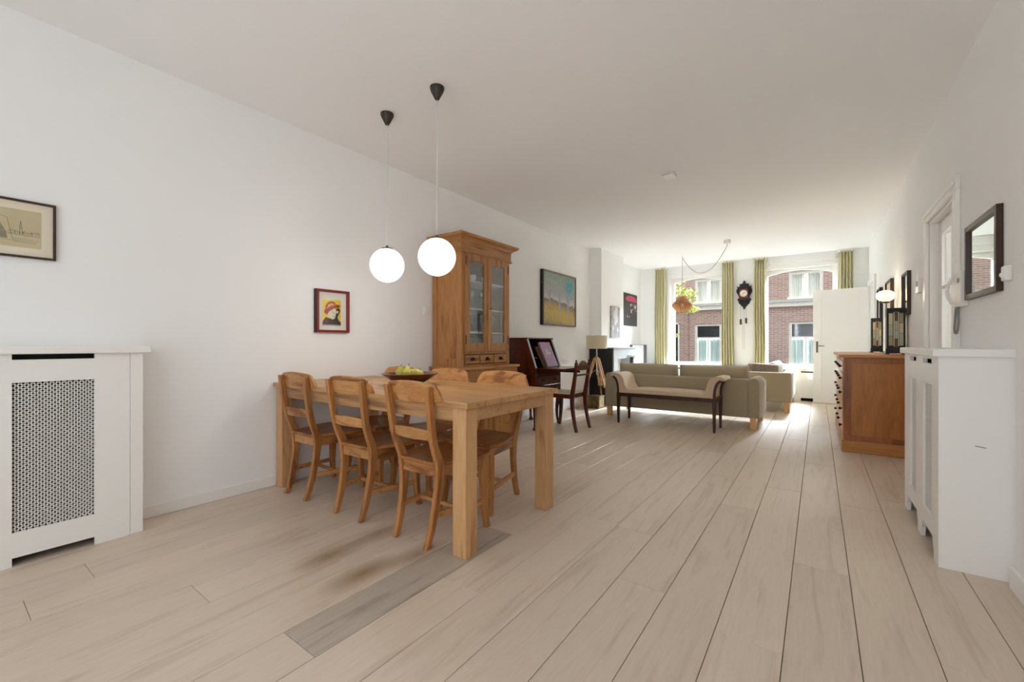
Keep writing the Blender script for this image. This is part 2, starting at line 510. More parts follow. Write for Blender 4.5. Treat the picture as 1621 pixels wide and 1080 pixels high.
# far wall with two window openings
W1 = (-2.66, -1.49); W2 = (-0.88, 0.29); WZ0, WZ1 = 0.62, 2.52
mb = MB()
YO = YF + 0.25
mb.box(XL, W1[0], YF, YO, 0, ZC); mb.box(W1[0], W1[1], YF, YO, 0, WZ0); mb.box(W1[0], W1[1], YF, YO, WZ1, ZC)
mb.box(W1[1], W2[0], YF, YO, 0, ZC); mb.box(W2[0], W2[1], YF, YO, 0, WZ0); mb.box(W2[0], W2[1], YF, YO, WZ1, ZC)
mb.box(W2[1], XO, YF, YO, 0, ZC)
struct(obj('wall_far', mb, 'wall_paint'))
# the rest of the house front, above and beside the room
mb = MB(); mb.box(-9, 6, YF + 0.02, YO, ZC + 0.2, 8.5); mb.box(-9, XL - 0.2, YF + 0.02, YO, -0.6, ZC + 0.2); mb.box(XO + 1.2, 6, YF + 0.02, YO, -0.6, ZC + 0.2)
for z0, z1 in ((-0.6, WZ0), (WZ1, ZC + 0.2)): mb.box(XL - 0.2, XO + 1.2, YO, YO + 0.03, z0, z1)  # unseen dark skin added so the sunlit front bounces less light across the street
for a, b in ((XL - 0.2, W1[0]), (W1[1], W2[0]), (W2[1], XO + 1.2)): mb.box(a, b, YO, YO + 0.03, WZ0, WZ1)
struct(obj('wall_street_front', mb, 'dark_brick'))
# back wall with garden doors opening (behind the camera)
mb = MB()
mb.box(XL - .2, -2.3, YB - 0.2, YB, 0, ZC); mb.box(-2.3, 0.6, YB - 0.2, YB, 2.52, ZC); mb.box(0.6, XO + 1.6, YB - 0.2, YB, 0, ZC); mb.box(-2.3, 0.6, YB - 0.2, YB, 0, 0.12)
struct(obj('wall_back', mb, 'wall_paint'))
mb = MB()
for x in (-2.3, -0.885, 0.53): mb.box(x, x + 0.07, YB - 0.08, YB - 0.02, 0.12, 2.52)
for z in (0.12, 2.45): mb.box(-2.3, 0.6, YB - 0.08, YB - 0.02, z, z + 0.07)
struct(obj('window_3', mb, 'white_satin'))

# ---- baseboards
def bboard(name, x0, x1, y0, y1, h=0.075):
    return struct(obj(name, MB().box(x0, x1, y0, y1, 0, h), 'white_satin', bevel=0.004))
bboard('baseboard_left', XL, XL + 0.013, 0.745, CH0)
bboard('baseboard_left', XL, XL + 0.013, CH1, YF)
bboard('baseboard_chimney', XL + 0.013, CHX, CH0 - 0.012, CH0)
bboard('baseboard_right', XR - 0.013, XR, 3.86, D2a - 0.09 + 0.001) if False else None
bboard('baseboard_right', XR - 0.013, XR, D2b + 0.1, 5.3)
bboard('baseboard_right', XR - 0.013, XR, 7.25, D1a - 0.09)
pier = bboard('baseboard_pier', XR - 0.046, XR - 0.03, YB, 2.765, 0.095)

# ---- windows
def window(n, x0, x1):
    w = struct(bpy.data.objects.new('window_%d' % n, None)); link(w); w.location = ((x0 + x1) / 2, YF, WZ0); WO[w.name] = tuple(w.location)
    yb, yf = YF + 0.10, YF + 0.16          # sash depth
    fw = 0.075
    cz = (x0 + x1) / 2; half = (x1 - x0) / 2 - fw
    # frame: jambs and sill rail, then the arched head
    mb = MB(); mb.box(x0, x0 + fw, yb, yf, WZ0, WZ1); obj('window_jamb', mb, 'white_satin', w, bevel=0.004)
    mb = MB(); mb.box(x1 - fw, x1, yb, yf, WZ0, WZ1); obj('window_jamb', mb, 'white_satin', w, bevel=0.004)
    mb = MB(); mb.box(x0 + fw, x1 - fw, yb, yf, WZ0, WZ0 + 0.055); obj('window_sill_rail', mb, 'white_satin', w, bevel=0.004)
    def arch(d0, za, zs):     # underside curve: sides at zs, apex za
        return [(cz - half + 2 * half * i / 16, zs + (za - zs) * (1 - ((i - 8) / 8) ** 2)) for i in range(17)]
    pts = arch(0, 2.475, 2.395)
    poly = pts + [(cz + half, WZ1), (cz - half, WZ1)]
    obj('arched_head', MB().prism(poly, 'xz', yb, yf), 'white_satin', w)
    pts2 = [(x, z + 0.05) for x, z in pts]
    poly2 = [(x, z - 0.0) for x, z in pts] + list(reversed(pts2))
    obj('arch_moulding', MB().prism(poly2, 'xz', yb - 0.03, yb), 'white_satin', w)
    gp = [(cz - half, WZ0 + 0.055), (cz + half, WZ0 + 0.055)] + list(reversed(pts))
    obj('pane', MB().prism(gp, 'xz', yf - 0.03, yf - 0.026), 'glass_clear', w)
    # casing on the room side
    cw = 0.085
    for a, b in ((x0 - cw, x0), (x1, x1 + cw)):
        obj('casing', MB().box(a, b, YF - 0.022, YF, WZ0, WZ1 + cw), 'white_satin', w, bevel=0.006)
    obj('casing', MB().box(x0, x1, YF - 0.022, YF, WZ1, WZ1 + cw), 'white_satin', w, bevel=0.006)
    obj('casing_bead', MB().box(x0 - cw - 0.012, x1 + cw + 0.012, YF - 0.035, YF, WZ1 + cw, WZ1 + cw + 0.02), 'white_satin', w, bevel=0.004)
    # reveal boards
    for a, b in ((x0, x0 + 0.012), (x1 - 0.012, x1)):
        obj('reveal', MB().box(a, b, YF, yb, WZ0, WZ1), 'white_satin', w)
    obj('reveal', MB().box(x0 + 0.012, x1 - 0.012, YF, yb, WZ1 - 0.012, WZ1), 'white_satin', w)
    return w
window(1, *W1); window(2, *W2)

# ---- continuous radiator cover / ledge below the front windows
t = thing('radiator_cover', 'long white radiator cover with ledge running under both front windows', 'radiator cover', (-1.3, 9.6, 0), 'white radiator covers')
CX0, CX1, CY = -2.98, 0.36, 9.585
obj('ledge', MB().box(CX0 - 0.02, CX1 + 0.01, CY - 0.03, YF - 0.036, 0.585, 0.615), 'white_satin', t, bevel=0.004)
obj('end_panel', MB().box(CX0, CX0 + 0.02, CY + 0.018, YF - 0.001, 0, 0.585), 'white_satin', t)
bays = [(-2.86, -2.42), (-2.30, -1.68), (-1.55, -0.95), (-0.26, 0.26), (-0.85, -0.42)]
bays.sort()
mb = MB(); edges = [CX0] + [v for b in bays for v in b] + [CX1]
for i in range(0, len(edges), 2): mb.box(edges[i], edges[i + 1], CY, CY + 0.018, 0, 0.585)
for a, b in bays:
    mb.box(a, b, CY, CY + 0.018, 0.06, 0.17); mb.box(a, b, CY, CY + 0.018, 0.40, 0.53); mb.box(a, b, CY, CY + 0.018, 0.555, 0.585)
obj('front_panel', mb, 'white_satin', t)
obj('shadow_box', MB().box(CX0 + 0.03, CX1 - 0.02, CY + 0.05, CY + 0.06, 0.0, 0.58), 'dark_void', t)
for a, b in bays:
    mb = MB(); n = int((b - a) / 0.016)
    for i in range(n): mb.box(a + (i + 0.15) * (b - a) / n, a + (i + 0.8) * (b - a) / n, CY + 0.012, CY + 0.016, 0.17, 0.40)
    mb.box(a, b, CY + 0.017, CY + 0.02, 0.17, 0.40)
    stuff(obj('grille', mb, 'white_satin', t))

# ---- left radiator cover (foreground)
def diamond_grille(mb, u0, u1, v0, v1, px, pz, bar, place):
    """crossing diagonal bars clipped to the opening; place(u,v) -> two 3d points (front, back)"""
    k = pz / px
    def seg(c, s):
        # v = s*k*(u-u0) + c
        pts = []
        ua = u0; va = c
        ub = u1; vb = c + s * k * (u1 - u0)
        t0, t1 = 0.0, 1.0
        dv = vb - va
        lo, hi = (v0 - va) / dv, (v1 - va) / dv
        if lo > hi: lo, hi = hi, lo
        t0, t1 = max(t0, lo), min(t1, hi)
        if t1 - t0 < 0.01: return
        A = (ua + (ub - ua) * t0, va + dv * t0); B = (ua + (ub - ua) * t1, va + dv * t1)
        d = math.hypot(B[0] - A[0], B[1] - A[1]); nx, nz = -(B[1] - A[1]) / d * bar / 2, (B[0] - A[0]) / d * bar / 2
        q = [(A[0] - nx, A[1] - nz), (B[0] - nx, B[1] - nz), (B[0] + nx, B[1] + nz), (A[0] + nx, A[1] + nz)]
        F = [place(*p, 0) for p in q]; K = [place(*p, 1) for p in q]
        mb.loft([F, K])
    n = int(((v1 - v0) + k * (u1 - u0)) / pz) + 2
    for i in range(-1, n):
        seg(v0 - k * (u1 - u0) + i * pz, 1)
        seg(v0 + i * pz, -1)

t = thing('radiator_cover', 'white radiator cover with diamond lattice grille below the framed etching', 'radiator cover', (-3.2, 0.2, 0), 'white radiator covers')
FX = -3.11
LY0, LY1 = -0.75, 0.745
openings = [(0.26, 0.546), (-0.31, -0.02)]
def lpanel(mb, y0, y1, z0, z1): mb.box(FX - 0.018, FX, y0, y1, z0, z1)
mb = MB()
seq = [LY0, -0.31, -0.02, 0.26, 0.546, 0.688]
for i in range(0, 6, 2): lpanel(mb, seq[i], seq[i + 1], 0, 1.012)
for a, b in ((-0.31, -0.02), (0.26, 0.546)):
    lpanel(mb, a, b, 0.04, 0.158); lpanel(mb, a, b, 0.875, 0.985)
obj('front_panel', mb, 'white_satin', t)
obj('corner_post', MB().box(FX - 0.018, FX, 0.690, LY1, 0, 1.012), 'white_satin', t, bevel=0.002)
obj('side_panel', MB().box(XL + 0.001, FX - 0.018, LY1 - 0.02, LY1, 0, 1.012), 'white_satin', t)
obj('side_panel', MB().box(XL + 0.001, FX - 0.018, LY0, LY0 + 0.02, 0, 1.012), 'white_satin', t)
obj('top_shelf', MB().box(XL + 0.001, FX + 0.03, LY0 - 0.03, LY1 + 0.03, 1.012, 1.05), 'white_satin', t, bevel=0.005)
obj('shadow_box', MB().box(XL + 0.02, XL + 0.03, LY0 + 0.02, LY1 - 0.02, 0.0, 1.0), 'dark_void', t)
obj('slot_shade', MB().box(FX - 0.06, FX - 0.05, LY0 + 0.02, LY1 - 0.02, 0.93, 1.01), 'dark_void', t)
mb = MB()
ny = 30
for i in range(ny):
    y = LY0 + 0.06 + i * (LY1 - LY0 - 0.12) / ny
    mb.box(XL + 0.07, XL + 0.15, y, y + (LY1 - LY0) / ny * 0.8, 0.12, 0.85)
obj('radiator', mb, 'radiator_grey', t)
for a, b in openings:
    mb = MB()
    diamond_grille(mb, a, b, 0.158, 0.875, 0.0212, 0.0205, 0.0058, lambda u, v, s: (FX - 0.012 - 0.003 * s, u, v))
    stuff(obj('grille', mb, 'white_satin', t))

# ---- right radiator cover
t = thing('radiator_cover', 'white radiator cover with two narrow grilles below the intercom phone and mirror', 'radiator cover', (0.6, 3.3, 0), 'white radiator covers')
RX, RY0, RY1 = 0.465, 2.83, 3.80
mb = MB()
ops = [(2.98, 3.20), (3.40, 3.60)]
seq = [RY0, 2.98, 3.20, 3.40, 3.60, RY1]
def rp(y0, y1, z0, z1): mb.box(RX, RX + 0.018, y0, y1, z0, z1)
for i in (0, 2, 4): rp(seq[i], seq[i + 1], 0.10, 1.0)
for a, b in ops: rp(a, b, 0.10, 0.185); rp(a, b, 0.855, 0.96); rp(a, b, 0.985, 1.0)
obj('front_panel', mb, 'white_satin', t)
def scallop(y0, y1):
    n = 8; pts = [(y0, 0.10), (y0, 0.0)]
    return pts
feet = [(RY0, 2.93), (3.25, 3.34), (RY1 - 0.10, RY1)]
for i, (a, b) in enumerate(feet):
    c0 = 0.035 if i > 0 else 0.0; c1 = 0.035 if i < 2 else 0.0
    pts = [(a, 0.0), (b, 0.0)]
    if c1: pts += [(b + c1 * math.sin(s), 0.10 - 0.05 * math.cos(s) - 0.0) for s in [k * PI / 12 for k in range(1, 7)]]
    else: pts += [(b, 0.10)]
    if c0: pts += [(a - c0 * math.sin(s), 0.10 - 0.05 * math.cos(s)) for s in [k * PI / 12 for k in range(6, 0, -1)]]
    else: pts += [(a, 0.10)]
    obj('bracket_foot', MB().prism(pts, 'yz', RX, RX + 0.018), 'white_satin', t)
obj('end_panel', MB().box(RX + 0.018, XR - 0.001, RY0, RY0 + 0.018, 0, 1.0), 'white_satin', t)
obj('end_panel', MB().box(RX + 0.018, XR - 0.001, RY1 - 0.018, RY1, 0, 1.0), 'white_satin', t)
obj('top_shelf', MB().box(RX - 0.022, XR - 0.001, RY0 - 0.02, RY1 + 0.02, 1.0, 1.038), 'white_satin', t, bevel=0.005)
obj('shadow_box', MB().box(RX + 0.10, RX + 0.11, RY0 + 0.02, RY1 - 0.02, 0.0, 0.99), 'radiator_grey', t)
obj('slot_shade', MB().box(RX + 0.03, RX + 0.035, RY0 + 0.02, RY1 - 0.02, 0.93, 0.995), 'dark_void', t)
for a, b in ops:
    mb = MB()
    diamond_grille(mb, a, b, 0.185, 0.855, 0.0212, 0.0205, 0.0058, lambda u, v, s: (RX + 0.010 + 0.003 * s, u, v))
    stuff(obj('grille', mb, 'white_satin', t))
obj('scuff_mark', MB().add([(0.585, RY0 - 0.0006, 0.590), (0.62, RY0 - 0.0006, 0.585), (0.622, RY0 - 0.0006, 0.589), (0.585, RY0 - 0.0006, 0.594), ],
                           [(0, 1, 2, 3)]), 'cord_grey', t)

# ---- glazed door in the right wall with casing
d2 = struct(bpy.data.objects.new('door_2', None)); link(d2); d2.location = (XR, (D2a + D2b) / 2, 0); WO[d2.name] = tuple(d2.location)
for a, b in ((D2a - 0.09, D2a), (D2b, D2b + 0.09)):
    obj('casing', MB().box(XR - 0.025, XR - 0.0005, a, b, 0, D2h), 'white_satin', d2, bevel=0.006)
obj('casing', MB().box(XR - 0.025, XR - 0.0005, D2a - 0.09, D2b + 0.09, D2h + 0.0005, D2h + 0.09), 'white_satin', d2, bevel=0.006)
obj('casing_bead', MB().box(XR - 0.034, XR - 0.025, D2a - 0.06, D2b + 0.06, D2h + 0.035, D2h + 0.055), 'white_satin', d2, bevel=0.003)
for a, b in ((D2a, D2a + 0.02), (D2b - 0.02, D2b)):
    obj('jamb', MB().box(XR, XO, a, b, 0, D2h), 'white_satin', d2)
obj('jamb', MB().box(XR, XO, D2a + 0.02, D2b - 0.02, D2h - 0.02, D2h), 'white_satin', d2)
dx0, dx1 = XR + 0.05, XR + 0.09
ya, yb = D2a + 0.022, D2b - 0.022
obj('door_stile', MB().box(dx0, dx1, ya, ya + 0.10, 0.01, D2h - 0.022), 'white_satin', d2, bevel=0.003)
obj('door_stile', MB().box(dx0, dx1, yb - 0.10, yb, 0.01, D2h - 0.022), 'white_satin', d2, bevel=0.003)
for z0, z1 in ((0.01, 0.95), (1.905, D2h - 0.022)):
    obj('door_rail', MB().box(dx0, dx1, ya + 0.10, yb - 0.10, z0, z1), 'white_satin', d2, bevel=0.003)
ym = (ya + yb) / 2
for z0, z1 in ((0.95, 1.48), (1.505, 1.905)):
    obj('muntin', MB().box(dx0, dx1, ym - 0.014, ym + 0.014, z0, z1), 'white_satin', d2, bevel=0.003)
obj('muntin', MB().box(dx0, dx1, ya + 0.10, yb - 0.10, 1.48, 1.505), 'white_satin', d2, bevel=0.003)
for y0, y1 in ((ya + 0.10, ym - 0.014), (ym + 0.014, yb - 0.10)):
    for z0, z1 in ((0.95, 1.48), (1.505, 1.905)):
        obj('pane', MB().box(dx0 + 0.018, dx0 + 0.022, y0, y1, z0, z1), 'glass_clear', d2)
# ---- doorway near the windows, its casing and the open white door
t1 = struct(bpy.data.objects.new('trim_1', None)); link(t1); t1.location = (XR, D1a, 0); WO[t1.name] = tuple(t1.location)
obj('casing', MB().box(XR - 0.028, XR - 0.0005, D1a - 0.09, D1a, 0, D1h), 'white_satin', t1, bevel=0.005)
obj('casing', MB().box(XR - 0.028, XR - 0.0005, D1a - 0.09, D1b + 0.09, D1h + 0.0005, D1h + 0.09), 'white_satin', t1, bevel=0.005)
obj('casing', MB().box(XR - 0.028, XR - 0.0005, D1b + 0.03, D1b + 0.09, 0, D1h), 'white_satin', t1, bevel=0.005)
d1 = struct(bpy.data.objects.new('door_1', None)); link(d1)
d1.location = (0.69, 9.415, 0.008)
ang = math.radians(180 - 6.5); d1.rotation_euler = (0, 0, ang)
DW, DH, DT = 0.765, 2.022, 0.04
# local: x from hinge to lock side; the room (camera) side is +y after the turn
mb = MB(); mb.box(0, 0.12, 0, DT, 0, DH); obj('door_stile', mb, 'white_satin', d1, bevel=0.002, local=True)
mb = MB(); mb.box(DW - 0.12, DW, 0, DT, 0, DH); obj('door_stile', mb, 'white_satin', d1, bevel=0.002, local=True)
mb = MB(); mb.box(0.12, DW - 0.12, 0, DT, 0, 0.23); obj('door_rail', mb, 'white_satin', d1, local=True)
mb = MB(); mb.box(0.12, DW - 0.12, 0, DT, DH - 0.14, DH); obj('door_rail', mb, 'white_satin', d1, local=True)
mb = MB(); mb.box(0.12, DW - 0.12, 0.006, DT - 0.006, 0.23, DH - 0.14); obj('door_panel', mb, 'white_satin', d1, local=True)
mb = MB(); mb.box(DW - 0.075, DW - 0.045, DT, DT + 0.006, 0.90, 1.10); pl = obj('handle_plate', mb, 'steel_dark', d1, bevel=0.002, local=True)
mb = MB(); mb.tube([(DW - 0.06, DT + 0.006, 1.02), (DW - 0.06, DT + 0.05, 1.02), (DW - 0.075, DT + 0.055, 1.02), (DW - 0.17, DT + 0.055, 1.02)], 0.008)
obj('handle', mb, 'steel_dark', d1, local=True, smooth=40)
mb = MB(); mb.tube([(DW - 0.06, 0, 1.02), (DW - 0.06, -0.05, 1.02), (DW - 0.075, -0.055, 1.02), (DW - 0.17, -0.055, 1.02)], 0.008)
obj('handle', mb, 'steel_dark', d1, local=True, smooth=40)

# ================================================================== STREET
t = thing('brick_house', 'brick row house across the street with white sash windows and cornice band', 'building', (-2, 17.2, -0.5))
FY = 17.0
wins = []   # x0,x1,z0,z1,transom z,kind
for cxw in (-6.28, -3.30, -0.33, 2.64):
    wins.append((cxw - 0.47, cxw + 0.47, 0.33, 1.80, 1.285))
    wins.append((cxw - 0.47, cxw + 0.47, 2.56, 3.47, None))
mb = MB()
xs = [-9.0]
for cxw in (-6.28, -3.30, -0.33, 2.64): xs += [cxw - 0.47, cxw + 0.47]
xs.append(6.0)
for i in range(0, len(xs), 2): mb.box(xs[i], xs[i + 1], FY, FY + 0.3, -0.5, 4.7)
for cxw in (-6.28, -3.30, -0.33, 2.64):
    for z0, z1 in ((-0.5, 0.33), (1.80, 2.56), (3.47, 4.7)): mb.box(cxw - 0.47, cxw + 0.47, FY, FY + 0.3, z0, z1)
obj('facade_wall', mb, 'brick', t)
obj('parapet', MB().box(-9, 6, FY - 0.08, FY + 0.35, 4.7, 4.85), 'stone_white', t)
obj('cornice_band', MB().box(-9, 6, FY - 0.10, FY, 2.32, 2.46), 'stone_white', t)
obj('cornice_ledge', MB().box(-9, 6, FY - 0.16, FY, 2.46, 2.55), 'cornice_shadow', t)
obj('drain_pipe', MB().tube([(-4.03, FY - 0.04, -0.5), (-4.03, FY - 0.04, 2.32)], 0.03), 'brick', t)
for (x0, x1, z0, z1, tr) in wins:
    fy = FY + 0.04
    w = obj('window_frame', MB().box(x0, x0 + 0.09, fy, fy + 0.1, z0, z1).box(x1 - 0.09, x1, fy, fy + 0.1, z0, z1)
            .box(x0 + 0.09, x1 - 0.09, fy, fy + 0.1, z1 - 0.07, z1).box(x0 - 0.04, x1 + 0.04, fy - 0.1, fy + 0.1, z0 - 0.05, z0 + 0.07), 'stone_white', t)
    xm = (x0 + x1) / 2
    if tr:
        obj('transom_bar', MB().box(x0 + 0.09, x1 - 0.09, fy, fy + 0.08, tr - 0.03, tr + 0.03), 'stone_white', w)
        obj('mullion', MB().box(xm - 0.03, xm + 0.03, fy, fy + 0.08, z0 + 0.07, tr - 0.03), 'stone_white', w)
        obj('pane', MB().box(x0 + 0.09, x1 - 0.09, fy + 0.06, fy + 0.065, tr + 0.03, z1 - 0.07), 'street_glass', w)
        zt = tr - 0.03; cm = 'net_curtain'
    else:
        obj('mullion', MB().box(xm - 0.035, xm + 0.035, fy, fy + 0.08, z0 + 0.07, z1 - 0.07), 'stone_white', w)
        zt = z1 - 0.07; cm = 'net_curtain_pale'
    for a, b in ((x0 + 0.09, xm - 0.03), (xm + 0.03, x1 - 0.09)):
        ph = random.uniform(0, 6)
        mb = MB().grid(lambda u, v: (a + (b - a) * u, fy + 0.10 + 0.025 * math.sin(u * 34 + ph) * (0.6 + 0.4 * math.sin(u * 9 + ph)), z0 + 0.07 + (zt - z0 - 0.07) * v), 60, 1)
        obj('net_curtain', mb, cm, w)
        obj('pane', MB().box(a, b, fy + 0.06, fy + 0.064, z0 + 0.07, zt), 'glass_clear', w)
obj('front_door', MB().box(-4.53, -4.36, FY - 0.02, FY + 0.02, -0.4, 1.82), 'street_glass', t)
obj('front_door_frame', MB().box(-4.36, -4.31, FY - 0.03, FY + 0.02, -0.4, 1.86).box(-4.58, -4.53, FY - 0.03, FY + 0.02, -0.4, 1.86).box(-4.58, -4.31, FY - 0.03, FY + 0.02, 1.82, 1.87), 'stone_white', t)
struct(obj('ground_street', MB().box(-30, 30, YO, 60, -0.6, -0.5), 'asphalt'))

t = thing('street_tree', 'leafy yellow-green street tree branch hanging in front of the brick house', 'tree', (-4.6, 13.3, -0.5))
obj('trunk', MB().tube([(-4.6, 13.3, -0.5), (-4.58, 13.3, 1.2), (-4.5, 13.35, 2.6), (-4.55, 13.4, 4.6)], [0.11, 0.09, 0.08, 0.05]), 'bark', t, smooth=60)
br = [[(-4.5, 13.35, 2.5), (-4.0, 13.3, 2.5), (-3.6, 13.3, 2.42), (-3.25, 13.25, 2.45)], [(-4.5, 13.35, 2.3), (-4.0, 13.3, 2.25), (-3.6, 13.25, 2.05), (-3.1, 13.2, 2.0)],
      [(-4.52, 13.35, 2.8), (-3.9, 13.4, 3.2), (-3.2, 13.5, 3.4)]]
for b_ in br: obj('branch', MB().tube(b_, [0.03, 0.022, 0.012, 0.006][:len(b_)], 6), 'bark', t)
mb = MB()
rr = random.Random(3)
def leaf(c_, s):
    a = Vector((rr.uniform(-1, 1), rr.uniform(-1, 1), rr.uniform(-1, 1))).normalized(); b = a.orthogonal().normalized()
    c_ = Vector(c_)
    mb.add([c_ - a * s, c_ + b * s * 0.5, c_ + a * s, c_ - b * s * 0.5], [(0, 1, 2, 3)])
for (cx_, cy_, cz_, rx, rz, n) in ((-3.35, 13.25, 2.62, 0.42, 0.13, 560), (-3.05, 13.2, 2.48, 0.22, 0.16, 340), (-3.25, 13.2, 2.12, 0.42, 0.13, 420), (-2.95, 13.2, 2.08, 0.16, 0.10, 300),
                                   (-3.55, 13.2, 1.32, 0.22, 0.07, 160), (-3.7, 13.3, 2.9, 0.5, 0.3, 500)):
    for i in range(n):
        t_ = rr.uniform(0, 2 * PI); q = math.sqrt(rr.random()); leaf((cx_ + rx * q * math.cos(t_), cy_ + rr.uniform(-0.25, 0.25), cz_ + rz * q * math.sin(t_)), rr.uniform(0.018, 0.034))
stuff(obj('foliage', mb, 'leaf', t, recalc=False))

# ================================================================== DINING TABLE
t = thing('dining_table', 'long rustic oak dining table set end-on against the left wall', 'table', (-2.315, 1.995, 0))
TX0, TX1, TY0, TY1, TZ = -3.31, -1.378, 1.546, 2.434, 0.773
for i, (a, b) in enumerate(((1.546, 1.72), (1.72, 1.90), (1.90, 2.08), (2.08, 2.26), (2.26, 2.434))):
    g = 0.0006
    obj('top_plank', MB().box(TX0, TX1 - (0.002 if i % 2 else 0), a + g, b - g, TZ - 0.03, TZ), 'table_top_oak', t, bevel=0.002)
LW = 0.088
for x in (-3.295, -1.40 - LW):
    for y in (1.562, 2.415 - LW):
        obj('leg', MB().box(x, x + LW, y, y + LW, 0, TZ - 0.03), 'leg_oak', t, bevel=0.004)
for y in (1.566, 2.411 - 0.022):
    obj('apron', MB().box(-3.295 + LW, -1.40 - LW, y, y + 0.022, 0.672, TZ - 0.03), 'table_oak', t, bevel=0.002)
for x in (-3.291, -1.404 - 0.022):
    obj('apron', MB().box(x, x + 0.022, 1.562 + LW, 2.415 - LW, 0.672, TZ - 0.03), 'table_oak', t, bevel=0.002)

# ================================================================== DINING CHAIRS
def smooth_pts(keys, n):
    """Catmull-Rom through (z, value) keys"""
    out = []
    m = len(keys)
    for i in range(m - 1):
        p0 = keys[max(i - 1, 0)]; p1 = keys[i]; p2 = keys[i + 1]; p3 = keys[min(i + 2, m - 1)]
        for j in range(n):
            u = j / n
            out.append(tuple(0.5 * ((2 * b) + (-a + c) * u + (2 * a - 5 * b + 4 * c - d) * u * u + (-a + 3 * b - 3 * c + d) * u ** 3) for a, b, c, d in zip(p0, p1, p2, p3)))
    out.append(tuple(keys[-1]))
    return out

def make_dining_chair(name, label):
    t = thing(name, label, 'chair', (0, 0, 0), 'teak dining chairs around the table')
    kw = dict(local=True)
    # rear posts: (z, back-face y, thickness, x)
    keys = [(0.0, -0.212, 0.032, 0.125), (0.10, -0.182, 0.036, 0.128), (0.26, -0.153, 0.042, 0.136), (0.36, -0.149, 0.050, 0.142), (0.44, -0.157, 0.052, 0.147),
            (0.52, -0.186, 0.042, 0.151), (0.60, -0.205, 0.038, 0.155), (0.72, -0.222, 0.036, 0.160), (0.80, -0.232, 0.034, 0.164), (0.842, -0.236, 0.026, 0.166)]
    prof = smooth_pts(keys, 3)
    for s in (-1, 1):
        rings = []
        for z, y, th, x in prof:
            hw = 0.0145
            rings.append([(s * x - hw, y, z), (s * x + hw, y, z), (s * x + hw, y + th, z), (s * x - hw, y + th, z)])
        obj('rear_leg', MB().loft(rings), 'chair_teak', t, bevel=0.004, smooth=35, **kw)
    # front legs: slight sabre curve, foot kicked out
    fk = [(0.0, 0.205, 0.195), (0.05, 0.198, 0.190), (0.15, 0.190, 0.184), (0.28, 0.190, 0.182), (0.415, 0.192, 0.182)]
    for s in (-1, 1):
        rings = []
        for z, y, x in smooth_pts(fk, 3):
            h = 0.015 + 0.006 * min(1, z / 0.3)
            rings.append([(s * x - h, y - h, z), (s * x + h, y - h, z), (s * x + h, y + h, z), (s * x - h, y + h, z)])
        obj('front_leg', MB().loft(rings), 'chair_teak', t, bevel=0.004, smooth=35, **kw)
    # seat: trapezoid, slightly dished
    def seat(u, v, top):
        y = -0.158 + 0.385 * v; w = 0.128 + (0.225 - 0.128) * min(1, v * 1.6) ** 0.8
        if v > 0.9: w -= 0.02 * ((v - 0.9) / 0.1) ** 2
        x = -w + 2 * w * u
        d = 0.010 * (1 - (2 * u - 1) ** 4) * (1 - (2 * v - 1) ** 4)
        return (x, y, (0.440 - d) if top else 0.418)
    mb = MB(); nu, nv = 10, 10
    vs = [seat(i / nu, j / nv, True) for j in range(nv + 1) for i in range(nu + 1)] + [seat(i / nu, j / nv, False) for j in range(nv + 1) for i in range(nu + 1)]
    N = (nu + 1) * (nv + 1); fs = []
    idx = lambda i, j, k: k * N + j * (nu + 1) + i
    for j in range(nv):
        for i in range(nu):
            fs.append((idx(i, j, 0), idx(i + 1, j, 0), idx(i + 1, j + 1, 0), idx(i, j + 1, 0)))
            fs.append((idx(i, j, 1), idx(i, j + 1, 1), idx(i + 1, j + 1, 1), idx(i + 1, j, 1)))
    for i in range(nu):
        fs.append((idx(i, 0, 0), idx(i, 0, 1), idx(i + 1, 0, 1), idx(i + 1, 0, 0))); fs.append((idx(i, nv, 0), idx(i + 1, nv, 0), idx(i + 1, nv, 1), idx(i, nv, 1)))
    for j in range(nv):
        fs.append((idx(0, j, 0), idx(0, j + 1, 0), idx(0, j + 1, 1), idx(0, j, 1))); fs.append((idx(nu, j, 0), idx(nu, j, 1), idx(nu, j + 1, 1), idx(nu, j + 1, 0)))
    mb.add(vs, fs)
    obj('seat', mb, 'chair_seat_teak', t, bevel=0.006, smooth=40, **kw)
    # seat rails
    obj('seat_rail', MB().box(-0.132, 0.132, -0.140, -0.122, 0.358, 0.418), 'chair_teak_wide', t, bevel=0.002, **kw)
    obj('seat_rail', MB().box(-0.162, 0.162, 0.182, 0.200, 0.358, 0.418), 'chair_teak_wide', t, bevel=0.002, **kw)
    for s in (-1, 1):
        a0, a1 = (s * 0.140, -0.125), (s * 0.184, 0.180); w = 0.009
        ring = lambda z: [(a0[0] - w, a0[1], z), (a0[0] + w, a0[1], z), (a1[0] + w, a1[1], z), (a1[0] - w, a1[1], z)]
        obj('seat_rail', MB().loft([ring(0.358), ring(0.418)]), 'chair_seat_teak', t, bevel=0.002, **kw)
        a0, a1 = (s * 0.131, -0.165), (s * 0.184, 0.185); w = 0.009
        ring2 = [[(a[0] - w, a[1], z - 0.014), (a[0] + w, a[1], z - 0.014), (a[0] + w, a[1], z + 0.014), (a[0] - w, a[1], z + 0.014)] for a, z in ((a0, 0.165), (a1, 0.150))]
        obj('stretcher', MB().loft(ring2), 'chair_teak_wide', t, bevel=0.002, **kw)
    obj('cross_stretcher', MB().box(-0.155, 0.155, 0.005, 0.027, 0.148, 0.168), 'chair_teak_wide', t, bevel=0.003, **kw)
    # crest rail: broad curved board with lobed ends, set on the front of the posts
    n = 22; rings = []
